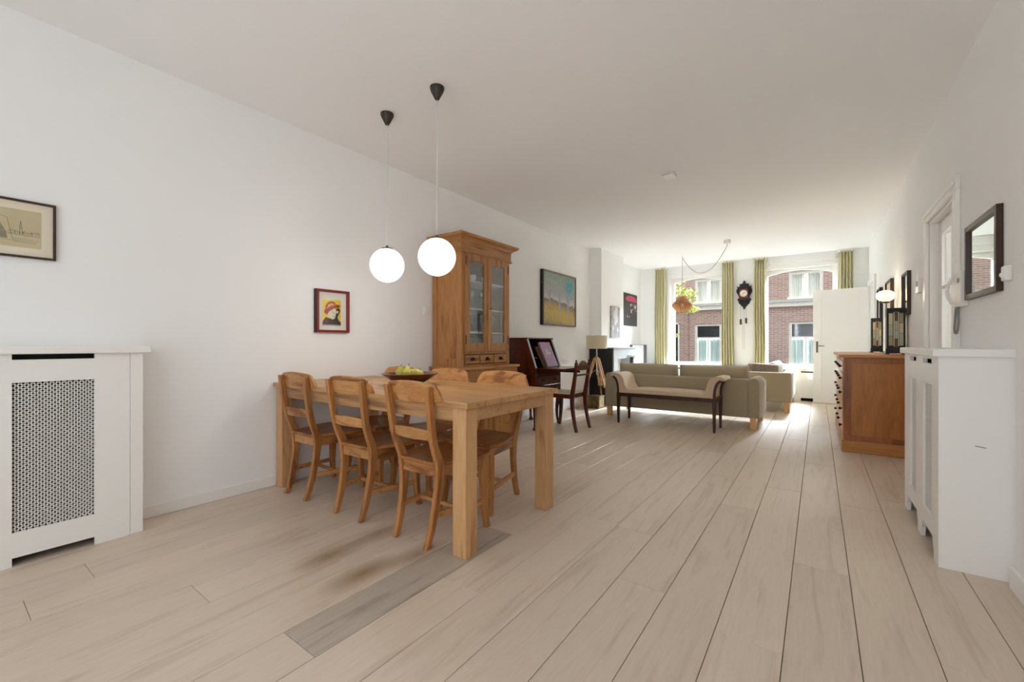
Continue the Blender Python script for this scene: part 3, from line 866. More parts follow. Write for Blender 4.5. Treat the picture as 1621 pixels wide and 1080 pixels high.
    for i in range(n + 1):
        q = -1 + 2 * i / n; x = 0.228 * q
        top = 0.868 - 0.022 * q * q - 0.075 * max(0, (abs(q) - 0.72) / 0.28) ** 2.4
        bot = 0.752 + 0.012 * q * q + 0.012 * max(0, (abs(q) - 0.86) / 0.14) ** 1.5
        if top - bot < 0.012: bot = top - 0.012
        y = -0.198 - 0.030 * (1 - q * q) + 0.006
        th = 0.018
        lean = 0.016
        rings.append([(x, y + lean, bot), (x, y + th + lean, bot), (x, y + th, top), (x, y, top)])
    obj('crest_rail', MB().loft(rings), 'chair_teak_wide', t, bevel=0.004, smooth=40, **kw)
    n = 12; rings = []
    for i in range(n + 1):
        q = -1 + 2 * i / n; x = 0.150 * q
        y = -0.186 - 0.022 * (1 - q * q)
        rings.append([(x, y, 0.560), (x, y + 0.016, 0.560), (x, y + 0.010, 0.622 - 0.01 * q * q), (x, y - 0.006, 0.622 - 0.01 * q * q)])
    obj('back_slat', MB().loft(rings), 'chair_teak_wide', t, bevel=0.003, smooth=40, **kw)
    return t
G = 'teak dining chairs around the table'
ch = make_dining_chair('dining_chair', 'near-side teak dining chair closest to the camera, beside the corner table leg')
ch.location = (-1.762, 1.728, 0); ch.rotation_euler = (0, 0, math.radians(-1.0))
dup(ch, (-2.338, 1.728, 0), math.radians(1.5), 'middle teak dining chair of the three on the near side of the table', G)
dup(ch, (-2.945, 1.728, 0), math.radians(0), 'near-side teak dining chair closest to the left wall', G)
dup(ch, (-1.845, 2.265, 0), PI + math.radians(1), 'far-side teak dining chair nearest the open table end, in front of the writing desk', G)
dup(ch, (-2.385, 2.265, 0), PI, 'far-side teak dining chair in front of the glazed cabinet', G)
dup(ch, (-2.955, 2.265, 0), PI + math.radians(-1), 'far-side teak dining chair by the wall, half hidden behind the fruit bowl', G)

# ================================================================== FRUIT BOWL
bx, by = -2.335, 2.02
t = thing('fruit_bowl', 'dark brown ceramic bowl of pears on the dining table', 'bowl', (bx, by, TZ))
prof = [(0.001, 0.006), (0.06, 0.0), (0.075, 0.0), (0.08, 0.008), (0.13, 0.035), (0.19, 0.075), (0.198, 0.082), (0.192, 0.084), (0.18, 0.078), (0.12, 0.042), (0.07, 0.016), (0.001, 0.012)]
obj('bowl_body', MB().lathe((bx, by, TZ + 0.0005), prof, 40), 'ceramic_brown', t, smooth=50)
def pear(x, y, z, s, tilt, mat, kind, label):
    t = thing(kind, label, kind, (x, y, z), 'fruit in the bowl')
    if kind == 'pear':
        pr = [(0.0005, 0), (0.018, 0.003), (0.032, 0.014), (0.037, 0.030), (0.033, 0.046), (0.022, 0.062), (0.016, 0.074), (0.011, 0.081), (0.0005, 0.084)]
    else:
        pr = [(0.0005, 0.004), (0.014, 0.0), (0.030, 0.012), (0.037, 0.032), (0.034, 0.050), (0.022, 0.062), (0.008, 0.062), (0.0005, 0.058)]
    b = obj('flesh', MB().lathe((0, 0, 0), [(r * s, h * s) for r, h in pr], 18), mat, t, smooth=180, local=True)
    zt = pr[-1][1] * s
    obj('stem', MB().tube([(0, 0, zt - 0.002), (0.003, 0, zt + 0.01), (0.008, 0.002, zt + 0.018)], [0.0022, 0.0018, 0.0025], 6), 'stem_brown', t, local=True)
    t.rotation_euler = tilt
    return t
bz = TZ
pear(bx - 0.085, by - 0.01, bz + 0.052, 1.0, (0.25, 0.3, 0), 'pear_green', 'pear', 'green pear with upright stem in the bowl, leftmost of the fruit')
pear(bx - 0.005, by - 0.02, bz + 0.052, 1.0, (-0.15, 0.1, 1), 'pear_green', 'pear', 'green pear at the front of the bowl')
pear(bx + 0.055, by + 0.01, bz + 0.042, 1.1, (0.25, 0.2, 2), 'apple_yellow', 'apple', 'yellow apple rising highest out of the bowl')
pear(bx + 0.105, by - 0.055, bz + 0.078, 0.9, (1.2, 0.2, 0.5), 'pear_green', 'pear', 'green pear lying at the right rim of the bowl')
pear(bx - 0.02, by + 0.075, bz + 0.045, 1.0, (0.1, -0.4, 0.5), 'apple_yellow', 'apple', 'yellow apple at the back of the bowl')

# ================================================================== GLOBE PENDANTS
def globe_pendant(x, y, zc, r, label):
    t = thing('globe_pendant', label, 'pendant lamp', (x, y, ZC), 'white globe pendants')
    can = [(0.0005, -0.085), (0.010, -0.085), (0.016, -0.078), (0.028, -0.055), (0.042, -0.028), (0.047, -0.012), (0.047, 0.0), (0.0005, 0.0)]
    obj('ceiling_canopy', MB().lathe((x, y, ZC - 0.0005), can, 24), 'dark_brown', t, smooth=40)
    obj('cord', MB().tube([(x, y, ZC - 0.084), (x, y, zc + r + 0.01)], 0.0035, 8), 'cord_white', t)
    obj('collar', MB().lathe((x, y, zc + r - 0.010), [(0.042, 0), (0.040, 0.010), (0.012, 0.014), (0.008, 0.03), (0.0005, 0.03)], 20), 'steel_dark', t, smooth=40)
    obj('glass_globe', MB().sphere((x, y, zc), r, 40, 24), 'globe_white', t, smooth=180)
    light('pendant_light', 'POINT', (x, y, zc - r - 0.03), (0, 0, 0), 2.2, (1, 0.97, 0.93), shadow_soft_size=0.1)
globe_pendant(-2.048, 2.003, 1.637, 0.125, 'white globe pendant nearer the camera, in front of the cabinet corner')
globe_pendant(-2.582, 2.018, 1.642, 0.125, 'white globe pendant nearer the left wall, hanging from the lower dark canopy')

# ================================================================== GLAZED CABINET (hutch)
t = thing('glazed_cabinet', 'tall oak cabinet with two glass doors, cornice and three small drawers', 'cabinet', (-3.05, 3.57, 0))
HX0, HX1, HY0, HY1 = XL + 0.014, -2.90, 3.165, 3.985
BX1, BY0, BY1 = -2.81, 3.125, 4.035
# lower cabinet
obj('base_side', MB().box(HX0, BX1 - 0.02, BY0 + 0.015, BY0 + 0.035, 0.0, 0.80), 'hutch_oak', t)
obj('base_side', MB().box(HX0, BX1 - 0.02, BY1 - 0.035, BY1 - 0.015, 0.0, 0.80), 'hutch_oak', t)
obj('base_back', MB().box(HX0, HX0 + 0.012, BY0 + 0.035, BY1 - 0.035, 0.05, 0.80), 'hutch_oak', t)
obj('base_top', MB().box(HX0, BX1 + 0.02, BY0 - 0.012, BY1 + 0.012, 0.80, 0.83), 'hutch_oak_wide', t, bevel=0.006, seg=3)
obj('base_frame', MB().box(BX1 - 0.02, BX1, BY0 + 0.015, BY0 + 0.075, 0, 0.80).box(BX1 - 0.02, BX1, BY1 - 0.075, BY1 - 0.015, 0, 0.80)
    .box(BX1 - 0.02, BX1, BY0 + 0.075, BY1 - 0.075, 0.70, 0.80).box(BX1 - 0.02, BX1, BY0 + 0.075, BY1 - 0.075, 0.0, 0.10).box(BX1 - 0.02, BX1, 3.56, 3.60, 0.10, 0.70), 'hutch_oak', t, bevel=0.002)
for a, b in ((BY0 + 0.077, 3.558), (3.602, BY1 - 0.077)):
    d = obj('base_door', MB().box(BX1 - 0.016, BX1 + 0.002, a, a + 0.06, 0.102, 0.698).box(BX1 - 0.016, BX1 + 0.002, b - 0.06, b, 0.102, 0.698)
            .box(BX1 - 0.016, BX1 + 0.002, a + 0.06, b - 0.06, 0.102, 0.17).box(BX1 - 0.016, BX1 + 0.002, a + 0.06, b - 0.06, 0.63, 0.698), 'hutch_oak', t, bevel=0.002)
    obj('door_panel', MB().box(BX1 - 0.012, BX1 - 0.006, a + 0.06, b - 0.06, 0.17, 0.63), 'hutch_oak', d)
    obj('raised_field', MB().box(BX1 - 0.006, BX1 + 0.001, a + 0.09, b - 0.09, 0.20, 0.60), 'hutch_oak', d, bevel=0.004)
for y in (BY0 + 0.02, BY1 - 0.07):
    obj('bracket_foot', MB().box(BX1, BX1 + 0.008, y, y + 0.05, 0.0, 0.09), 'hutch_oak', t, bevel=0.003)
# upper carcass
UZ0, UZ1 = 0.83, 1.995
def side_panel(y0, y1, s):
    # frame and recessed panel
    p = obj('upper_side', MB().box(HX0, HX0 + 0.06, y0, y1, UZ0, UZ1).box(HX1 - 0.07, HX1, y0, y1, UZ0, UZ1)
            .box(HX0 + 0.06, HX1 - 0.07, y0, y1, UZ0, UZ0 + 0.08).box(HX0 + 0.06, HX1 - 0.07, y0, y1, UZ1 - 0.08, UZ1), 'hutch_oak', t, bevel=0.002)
    obj('side_panel', MB().box(HX0 + 0.06, HX1 - 0.07, y0 + 0.013, y1 - 0.008, UZ0 + 0.08, UZ1 - 0.08), 'hutch_oak', p)
side_panel(HY0, HY0 + 0.025, 1); side_panel(HY1 - 0.025, HY1, -1)
plain('cabinet_lining', '99a1a3', 0.8, noise=0.03, nscale=5)
obj('back_panel', MB().box(HX0, HX0 + 0.01, HY0 + 0.025, HY1 - 0.025, UZ0, UZ1), 'cabinet_lining', t)
obj('upper_bottom', MB().box(HX0 + 0.01, HX1 - 0.02, HY0 + 0.025, HY1 - 0.025, 0.955, 0.972), 'white_satin', t)
obj('upper_top', MB().box(HX0, HX1, HY0, HY1, UZ1, UZ1 + 0.02), 'hutch_oak_wide', t)
SH = (1.19, 1.44, 1.73)
for z in SH:
    obj('shelf', MB().box(HX0 + 0.01, HX1 - 0.05, HY0 + 0.026, HY1 - 0.026, z - 0.015, z), 'white_satin', t)
# face frame
obj('face_frame', MB().box(HX1 - 0.02, HX1, HY0 + 0.025, HY0 + 0.055, UZ0, UZ1).box(HX1 - 0.02, HX1, HY1 - 0.055, HY1 - 0.025, UZ0, UZ1)
    .box(HX1 - 0.02, HX1, HY0 + 0.055, HY1 - 0.055, 0.955, 0.985).box(HX1 - 0.02, HX1, HY0 + 0.055, HY1 - 0.055, UZ0, 0.85), 'hutch_oak', t, bevel=0.002)
ym = (HY0 + HY1) / 2
for i, (a, b) in enumerate(((HY0 + 0.052, ym - 0.002), (ym + 0.002, HY1 - 0.052))):
    z0, z1 = 0.985, UZ1 - 0.004
    d = obj('glass_door', MB().box(HX1, HX1 + 0.020, a, a + 0.062, z0, z1).box(HX1, HX1 + 0.020, b - 0.062, b, z0, z1)
            .box(HX1, HX1 + 0.020, a + 0.062, b - 0.062, z0, z0 + 0.085).box(HX1, HX1 + 0.020, a + 0.062, b - 0.062, z1 - 0.075, z1), 'hutch_oak', t, bevel=0.002)
    obj('pane', MB().box(HX1 + 0.006, HX1 + 0.009, a + 0.062, b - 0.062, z0 + 0.085, z1 - 0.075), 'glass_cabinet', d)
    hy = a if i == 0 else b
    for z in (1.06, 1.86):
        obj('hinge', MB().tube([(HX1 + 0.021, hy, z), (HX1 + 0.021, hy, z + 0.09)], 0.006, 8), 'dark_brown', d)
    if i == 1:
        obj('door_bead', MB().box(HX1 + 0.020, HX1 + 0.030, a - 0.012, a + 0.018, z0, z1), 'hutch_oak', d, bevel=0.006, seg=3)
        obj('key', MB().tube([(HX1 + 0.03, a + 0.005, 1.44), (HX1 + 0.05, a + 0.005, 1.44)], 0.004, 8).lathe((HX1 + 0.05, a + 0.005, 1.44), [(0.010, 0), (0.010, 0.004)], 12, 'x'), 'black_metal', d)
# three drawers
w3 = (HY1 - HY0 - 0.11) / 3
cup = [(0.0, 0.0)]
for k in range(3):
    a = HY0 + 0.055 + k * w3 + 0.008; b = a + w3 - 0.016
    d = obj('drawer', MB().box(HX1 - 0.015, HX1 + 0.006, a, b, 0.857, 0.948), 'hutch_oak_wide', t, bevel=0.003)
    yc = (a + b) / 2
    prof = [(0.032 * math.cos(q), 0.034 * math.sin(q)) for q in [PI * i / 12 for i in range(13)]]
    rings = []
    for j in range(5):
        tt = j / 4; sc = math.cos(tt * PI / 2 * 0.98); rings.append([(HX1 + 0.006 + 0.024 * math.sin(tt * PI / 2), yc + p[0] * (0.35 + 0.65 * sc), 0.888 + p[1] * (0.25 + 0.75 * sc)) for p in prof])
    obj('cup_pull', MB().loft(rings, cap=False, close=False), 'black_metal', d, smooth=60, solid=0.003)
# frieze and cornice (stepped profile swept round three sides)
def ring_at(ex, z):
    return [(HX0, HY0 - ex, z), (HX1 + ex, HY0 - ex, z), (HX1 + ex, HY1 + ex, z), (HX0, HY1 + ex, z)]
obj('frieze_bead', MB().loft([ring_at(0.022, 1.992), ring_at(0.026, 2.000), ring_at(0.022, 2.008)]), 'hutch_oak_wide', t)
obj('frieze', MB().loft([ring_at(0.015, 2.008), ring_at(0.015, 2.105)]), 'hutch_oak_wide', t)
obj('cornice', MB().loft([ring_at(0.022, 2.105), ring_at(0.026, 2.115), ring_at(0.045, 2.130), ring_at(0.068, 2.142), ring_at(0.075, 2.146), ring_at(0.082, 2.160), ring_at(0.082, 2.172)]), 'hutch_oak_wide', t)
# ---- things inside the cabinet
def cup_thing(x, y, z, label):
    t = thing('teacup', label, 'cup', (x, y, z), 'white cups on the top shelf')
    obj('cup_body', MB().lathe((0, 0, 0), [(0.0005, 0.004), (0.022, 0.0), (0.026, 0.004), (0.038, 0.035), (0.043, 0.065), (0.040, 0.065), (0.034, 0.035), (0.020, 0.008), (0.0005, 0.007)], 18), 'porcelain', t, smooth=50, local=True)
    obj('handle', MB().tube([(0.0, 0.036 + 0.0, 0.05), (0.0, 0.060, 0.052), (0.0, 0.064, 0.035), (0.0, 0.036, 0.020)], 0.004, 6), 'porcelain', t, smooth=60, local=True)
    return t
tc_ = cup_thing(-2.995, 3.33, 1.73, 'white teacup on the top cabinet shelf, leftmost')
dup(tc_, (-2.995, 3.45, 1.73), 0, 'white teacup on the top cabinet shelf, second from the left')
dup(tc_, (-2.995, 3.66, 1.73), 0, 'white teacup on the top cabinet shelf behind the right glass door')
def glass_thing(x, y, z, label):
    t = thing('wine_glass', label, 'glass', (x, y, z), 'wine glasses in the cabinet')
    pr = [(0.0005, 0.001), (0.030, 0.0), (0.030, 0.003), (0.006, 0.008), (0.004, 0.02), (0.004, 0.085), (0.014, 0.095), (0.032, 0.12), (0.034, 0.15), (0.027, 0.19), (0.025, 0.19), (0.031, 0.15), (0.028, 0.12), (0.0005, 0.10)]
    b = obj('bowl', MB().lathe((0, 0, 0), pr[5:], 16), 'glassware', t, smooth=50, local=True)
    obj('stem', MB().lathe((0, 0, 0), pr[:6], 12), 'glassware', t, smooth=50, local=True)
    return t
gl = None
for z, nm in ((1.44, 'second'), (1.19, 'third')):
    for i in range(8):
        y = 3.27 + i * 0.086
        x = -3.0 - 0.07 * (i % 2)
        lb = '%s stemmed wine glass from the left on the %s cabinet shelf from the top' % (('first', 'second', 'third', 'fourth', 'fifth', 'sixth', 'seventh', 'eighth')[i], nm)
        if gl is None: gl = glass_thing(x, y, z, lb)
        else: dup(gl, (x, y, z), 0, lb)
t = thing('small_picture_frame', 'small black framed photo standing on the cabinet floor behind the glass', 'picture frame', (-3.02, 3.44, 0.972))
obj('frame', MB().box(-3.03, -3.015, 3.40, 3.495, 0.972, 1.15), 'black_satin', t, bevel=0.003)
obj('photo', MB().box(-3.0149, -3.0145, 3.412, 3.483, 0.987, 1.135), 'photo_grey', t)
tag(obj('serving_dish', MB().lathe((-3.03, 3.30, 0.9725), [(0.0005, 0.0), (0.05, 0.0), (0.085, 0.03), (0.08, 0.03), (0.045, 0.008), (0.0005, 0.008)], 24), 'porcelain', smooth=50), 'white dish on the cabinet floor behind the left glass door', 'dish')

# ================================================================== WALL PICTURES
def left_picture(name, label, xw, y0, y1, z0, z1, depth, fw, fmat, glass=True):
    """frame on a wall facing +x; returns thing and x of the picture face"""
    t = thing(name, label, 'picture', (xw, (y0 + y1) / 2, z0))
    for a, b, c_, d in ((y0, y0 + fw, z0, z1), (y1 - fw, y1, z0, z1), (y0 + fw, y1 - fw, z0, z0 + fw), (y0 + fw, y1 - fw, z1 - fw, z1)):
        obj('frame', MB().box(xw + 0.001, xw + depth, a, b, c_, d), fmat, t, bevel=0.0015)
    if glass:
        obj('pane', MB().box(xw + depth - 0.006, xw + depth - 0.004, y0 + fw, y1 - fw, z0 + fw, z1 - fw), 'glass_picture', t)
    return t
def art(name, pts, mat, parent, x):
    """flat printed shape (y, z) on the sheet at x"""
    return obj(name, MB().prism(pts, 'yz', x, x + 0.0004), mat, parent)
def stroke(mb, pts, w, x):
    for (a, b), (c_, d) in zip(pts[:-1], pts[1:]):
        L_ = math.hypot(c_ - a, d - b) or 1e-6; n = (-(d - b) / L_ * w / 2, (c_ - a) / L_ * w / 2)
        mb.prism([(a - n[0], b - n[1]), (c_ - n[0], d - n[1]), (c_ + n[0], d + n[1]), (a + n[0], b + n[1])], 'yz', x, x + 0.0003)

# etching at the far left
e0, e1, z0, z1 = 0.02, 0.43, 1.503, 1.798
t = left_picture('framed_etching', 'etching of a river town skyline in thin brown frame above the radiator cover', XL, e0, e1, z0, z1, 0.02, 0.011, 'frame_brown')
obj('mount', MB().box(XL + 0.002, XL + 0.008, e0 + 0.008, e1 - 0.008, z0 + 0.008, z1 - 0.008), 'paper_cream', t)
obj('sheet', MB().box(XL + 0.008, XL + 0.0085, e0 + 0.05, 0.378, 1.556, 1.748), 'paper_tan', t)
xs_ = XL + 0.0087
rr = random.Random(5)
mb = MB()
stroke(mb, [(0.10 + 0.0, 1.60)] + [(0.10 + 0.16 * u, 1.60 + 0.108 * math.sin(PI * (0.08 + u * 0.55)) ) for u in [i / 14 for i in range(15)]] + [(0.278, 1.598), (0.288, 1.588)], 0.0012, xs_)
yy = 0.265
while yy < 0.368:
    w = rr.uniform(0.003, 0.008); h = rr.uniform(0.006, 0.015)
    stroke(mb, [(yy, 1.6225), (yy, 1.6225 + h), (yy + w / 2, 1.6225 + h + 0.004), (yy + w, 1.6225 + h), (yy + w, 1.6225)], 0.0009, xs_)
    yy += w
stroke(mb, [(0.262, 1.6215), (0.372, 1.6165)], 0.0014, xs_)
for z, a, b in ((1.595, 0.275, 0.37), (1.580, 0.28, 0.36), (1.587, 0.12, 0.36)): stroke(mb, [(a, z + 0.003), (b, z)], 0.0009, xs_)
stroke(mb, [(0.302, 1.6225), (0.303, 1.655), (0.3065, 1.690), (0.310, 1.655), (0.313, 1.6225)], 0.0014, xs_)
stroke(mb, [(0.303, 1.655), (0.310, 1.655)], 0.002, xs_)
obj('ink_drawing', mb, 'ink_line', t)
art('ink_wash', [(0.10, 1.592), (0.262, 1.595), (0.258, 1.63), (0.238, 1.67), (0.225, 1.695), (0.20, 1.68), (0.10, 1.66)], 'ink_wash', t, XL + 0.0086)

# red framed portrait print
p0, p1, q0, q1 = 1.877, 2.174, 1.157, 1.512
t = left_picture('portrait_print', 'print of a figure in a red hat on yellow, in a red frame', XL, p0, p1, q0, q1, 0.035, 0.021, 'frame_red')
obj('frame_side', MB().box(XL + 0.001, XL + 0.030, p0 - 0.006, p0 - 0.0002, q0, q1), 'black_satin', t)
px_ = XL + 0.012
obj('mount', MB().box(XL + 0.002, px_, p0 + 0.02, p1 - 0.02, q0 + 0.02, q1 - 0.02), 'paper_white', t)
iy0, iy1, iz0, iz1 = 1.937, 2.105, 1.222, 1.432
U = lambda u, v: (iy0 + (iy1 - iy0) * u, iz0 + (iz1 - iz0) * v)
art('print_ground', [U(0, 0), U(1, 0), U(1, 1), U(0, 1)], 'print_yellow', t, px_)
art('print_coat', [U(0, 0), U(1, 0), U(0.98, 0.10), U(0.84, 0.22), U(0.80, 0.36), U(0.58, 0.24), U(0.35, 0.26), U(0.18, 0.30), U(0.04, 0.16)], 'print_dark', t, px_ + 0.0005)
art('print_coat_fold', [U(0.02, 0.06), U(0.3, 0.05), U(0.36, 0.24), U(0.2, 0.29), U(0.05, 0.17)], 'print_maroon', t, px_ + 0.0009)
art('print_hair', [U(0.62, 0.22), U(0.84, 0.36), U(0.95, 0.55), U(0.92, 0.68), U(0.74, 0.66), U(0.70, 0.40)], 'print_dark', t, px_ + 0.0009)
art('print_face', [U(0.28, 0.42), U(0.38, 0.29), U(0.52, 0.21), U(0.66, 0.26), U(0.71, 0.40), U(0.74, 0.56), U(0.66, 0.64), U(0.42, 0.58), U(0.30, 0.52)], 'print_skin', t, px_ + 0.0013)
art('print_hat_brim', [U(0.10, 0.46), U(0.26, 0.40), U(0.34, 0.52), U(0.62, 0.66), U(0.90, 0.70), U(0.98, 0.80), U(0.72, 0.82), U(0.44, 0.72), U(0.22, 0.62), U(0.10, 0.58)], 'print_red', t, px_ + 0.0017)
art('print_hat_crown', [U(0.16, 0.60), U(0.44, 0.72), U(0.70, 0.82), U(0.66, 0.90), U(0.48, 0.95), U(0.28, 0.88), U(0.16, 0.74)], 'print_red', t, px_ + 0.0017)
art('print_hat_band', [U(0.22, 0.64), U(0.40, 0.73), U(0.64, 0.81), U(0.50, 0.86), U(0.32, 0.82)], 'print_amber', t, px_ + 0.0021)
art('print_eye', [U(0.74, 0.46), U(0.84, 0.48), U(0.86, 0.56), U(0.76, 0.57)], 'print_skin', t, px_ + 0.0021)
mb = MB()
for u, v, w, h in ((0.50, 0.50, 0.07, 0.02), (0.56, 0.32, 0.08, 0.02), (0.60, 0.42, 0.02, 0.06)):
    mb.prism([U(u, v), U(u + w, v), U(u + w, v + h), U(u, v + h)], 'yz', px_ + 0.0017, px_ + 0.0021)
obj('print_features', mb, 'print_dark', t)
mb = MB()
for i in range(13): mb.prism([U(i / 13 + 0.01, -0.045), U(i / 13 + 0.05, -0.045), U(i / 13 + 0.05, -0.01), U(i / 13 + 0.01, -0.01)], 'yz', px_, px_ + 0.0004)
obj('print_caption', mb, 'print_dark', t)

# landscape painting
a0, a1, b0, b1 = 5.345, 6.39, 1.346, 2.167
t = left_picture('landscape_painting', 'large oil painting of bare trees on a yellow hillside', XL, a0, a1, b0, b1, 0.05, 0.022, 'frame_grey', glass=False)
obj('frame_side', MB().box(XL + 0.001, XL + 0.045, a0 - 0.012, a0 - 0.0002, b0, b1), 'black_satin', t)
def sky_mat():
    m, nt, p = nodes('painted_ground'); M['painted_ground'] = m
    L = nt.links.new
    tc = nt.nodes.new('ShaderNodeTexCoord'); sp = nt.nodes.new('ShaderNodeSeparateXYZ'); L(tc.outputs['Object'], sp.inputs[0])
    n = nt.nodes.new('ShaderNodeTexNoise'); n.inputs['Scale'].default_value = 7; n.inputs['Detail'].default_value = 6; L(tc.outputs['Object'], n.inputs['Vector'])
    # z local 0..0.82, y local -0.5..0.5 ; hill edge slopes down to the right
    a = nt.nodes.new('ShaderNodeMath'); a.operation = 'MULTIPLY_ADD'; a.inputs[1].default_value = 0.12; L(sp.outputs['Y'], a.inputs[0]); L(sp.outputs['Z'], a.inputs[2])
    b = nt.nodes.new('ShaderNodeMath'); b.operation = 'MULTIPLY_ADD'; b.inputs[1].default_value = 0.16; L(n.outputs['Fac'], b.inputs[0]); L(a.outputs[0], b.inputs[2])
    cr = nt.nodes.new('ShaderNodeValToRGB'); L(b.outputs[0], cr.inputs['Fac'])
    e = cr.color_ramp.elements; e[0].position = 0.08; e[0].color = lin('a08a4a'); e[1].position = 0.92; e[1].color = lin('7d8f88')
    for pos, col in ((0.18, 'bda568'), (0.28, 'c4a95c'), (0.38, 'a8914e'), (0.43, '6d7068'), (0.46, 'c3c3c0'), (0.55, 'a9aaa4'), (0.72, '9aa79e')):
        k = cr.color_ramp.elements.new(pos); k.color = lin(col)
    # teal patch at upper right
    mp = nt.nodes.new('ShaderNodeMapping'); mp.inputs['Location'].default_value = (0, -0.30 / 0.22, -0.60 / 0.2); mp.inputs['Scale'].default_value = (0, 1 / 0.22, 1 / 0.2)
    L(tc.outputs['Object'], mp.inputs['Vector'])
    g = nt.nodes.new('ShaderNodeTexGradient'); g.gradient_type = 'SPHERICAL'; L(mp.outputs['Vector'], g.inputs['Vector'])
    k = nt.nodes.new('ShaderNodeMath'); k.operation = 'MULTIPLY'; k.use_clamp = True; L(g.outputs['Fac'], k.inputs[0]); k.inputs[1].default_value = 1.4
    mx = nt.nodes.new('ShaderNodeMix'); mx.data_type = 'RGBA'; L(k.outputs[0], mx.inputs['Factor']); L(cr.outputs['Color'], mx.inputs['A']); mx.inputs['B'].default_value = lin('3f8f98')
    n2 = nt.nodes.new('ShaderNodeTexNoise'); n2.inputs['Scale'].default_value = 30; n2.inputs['Detail'].default_value = 4; L(tc.outputs['Object'], n2.inputs['Vector'])
    mx2 = nt.nodes.new('ShaderNodeMix'); mx2.data_type = 'RGBA'; mx2.blend_type = 'OVERLAY'; mx2.inputs['Factor'].default_value = 0.5
    L(mx.outputs['Result'], mx2.inputs['A']); L(n2.outputs['Fac'], mx2.inputs['B'])
    L(mx2.outputs['Result'], p.inputs['Base Color']); p.inputs['Roughness'].default_value = 0.6
sky_mat()
plain('paint_trunk', 'a4a3b4', 0.6, noise=0.2, nscale=20)
plain('paint_twig', '9a9c98', 0.6, noise=0.2, nscale=20)
cv = XL + 0.038
obj('canvas', MB().box(XL + 0.002, cv, a0 + 0.02, a1 - 0.02, b0 + 0.02, b1 - 0.02), 'painted_ground', t)
rr = random.Random(11)
for yb_, zb_, h, w in ((a0 + 0.20, b0 + 0.29, 0.15, 0.042), (a0 + 0.50, b0 + 0.23, 0.20, 0.058), (a0 + 0.78, b0 + 0.18, 0.22, 0.055)):
    mb = MB(); x = cv + 0.0005
    mb.prism([(yb_ - w, zb_), (yb_ + w, zb_), (yb_ + w * 0.55, zb_ + h * 0.3), (yb_ + w * 0.5, zb_ + h), (yb_ - w * 0.5, zb_ + h), (yb_ - w * 0.55, zb_ + h * 0.3)], 'yz', cv, x)
    for i in range(6):
        ang_ = math.radians(-48 + 19 * i); L1 = rr.uniform(0.12, 0.2)
        p_ = (yb_ + math.sin(ang_) * w * 0.4, zb_ + h); q_ = (p_[0] + math.sin(ang_) * L1, p_[1] + math.cos(ang_) * L1 * 0.9)
        stroke(mb, [p_, q_], 0.020, cv)
        for j in range(3):
            a2 = ang_ + math.radians(rr.uniform(-40, 40)); L2 = rr.uniform(0.06, 0.14); r_ = (q_[0] + math.sin(a2) * L2, min(b1 - 0.04, q_[1] + math.cos(a2) * L2))
            stroke(mb, [q_, r_], 0.010, cv)
    obj('painted_tree', mb, 'paint_trunk', t)

# photo panel on the chimney breast and concert photo in the alcove
t = thing('grey_photo_panel', 'tall narrow grey photo panel on the chimney breast', 'picture', (CHX, 7.6, 1.187))
obj('panel', MB().box(CHX + 0.001, CHX + 0.03, 7.40, 7.81, 1.187, 1.76), 'photo_grey', t, bevel=0.002)
for i, (u, v, s_) in enumerate(((0.55, 0.86, 0.10), (0.35, 0.72, 0.08), (0.6, 0.62, 0.09), (0.2, 0.3, 0.05), (0.7, 0.25, 0.05), (0.45, 0.5, 0.07))):
    c_ = (7.40 + 0.41 * u, 1.187 + 0.573 * v)
    art('photo_highlight', [(c_[0] + s_ * math.cos(k * PI / 4) * 0.7, c_[1] + s_ * math.sin(k * PI / 4)) for k in range(8)], 'photo_pale', t, CHX + 0.0301 + 0.0002 * i)
t = thing('stage_photo', 'dark photo of a stage with a pink light canopy, in the corner by the window', 'picture', (XL, 9.0, 1.456))
obj('panel', MB().box(XL + 0.001, XL + 0.03, 8.40, 9.385, 1.456, 2.145), 'photo_dark', t, bevel=0.002)
cy_, cz_ = 8.98, 2.02
art('stage_canopy', [(cy_ - 0.3, cz_), (cy_ - 0.22, cz_ + 0.06), (cy_, cz_ + 0.09), (cy_ + 0.25, cz_ + 0.07), (cy_ + 0.38, cz_ + 0.0), (cy_ + 0.36, cz_ - 0.05), (cy_ - 0.2, cz_ - 0.04)], 'photo_pink', t, XL + 0.0302)
rr = random.Random(2)
for i in range(11):
    y = rr.uniform(8.75, 9.32); z = rr.uniform(1.62, 1.9); w = rr.uniform(0.02, 0.06); h = rr.uniform(0.03, 0.09)
    art('stage_light', [(y, z), (y + w, z + 0.01), (y + w * 0.7, z + h), (y - 0.01, z + h * 0.8)], 'photo_rose' if i % 3 else 'paper_white', t, XL + 0.0302 + 0.0001 * i)

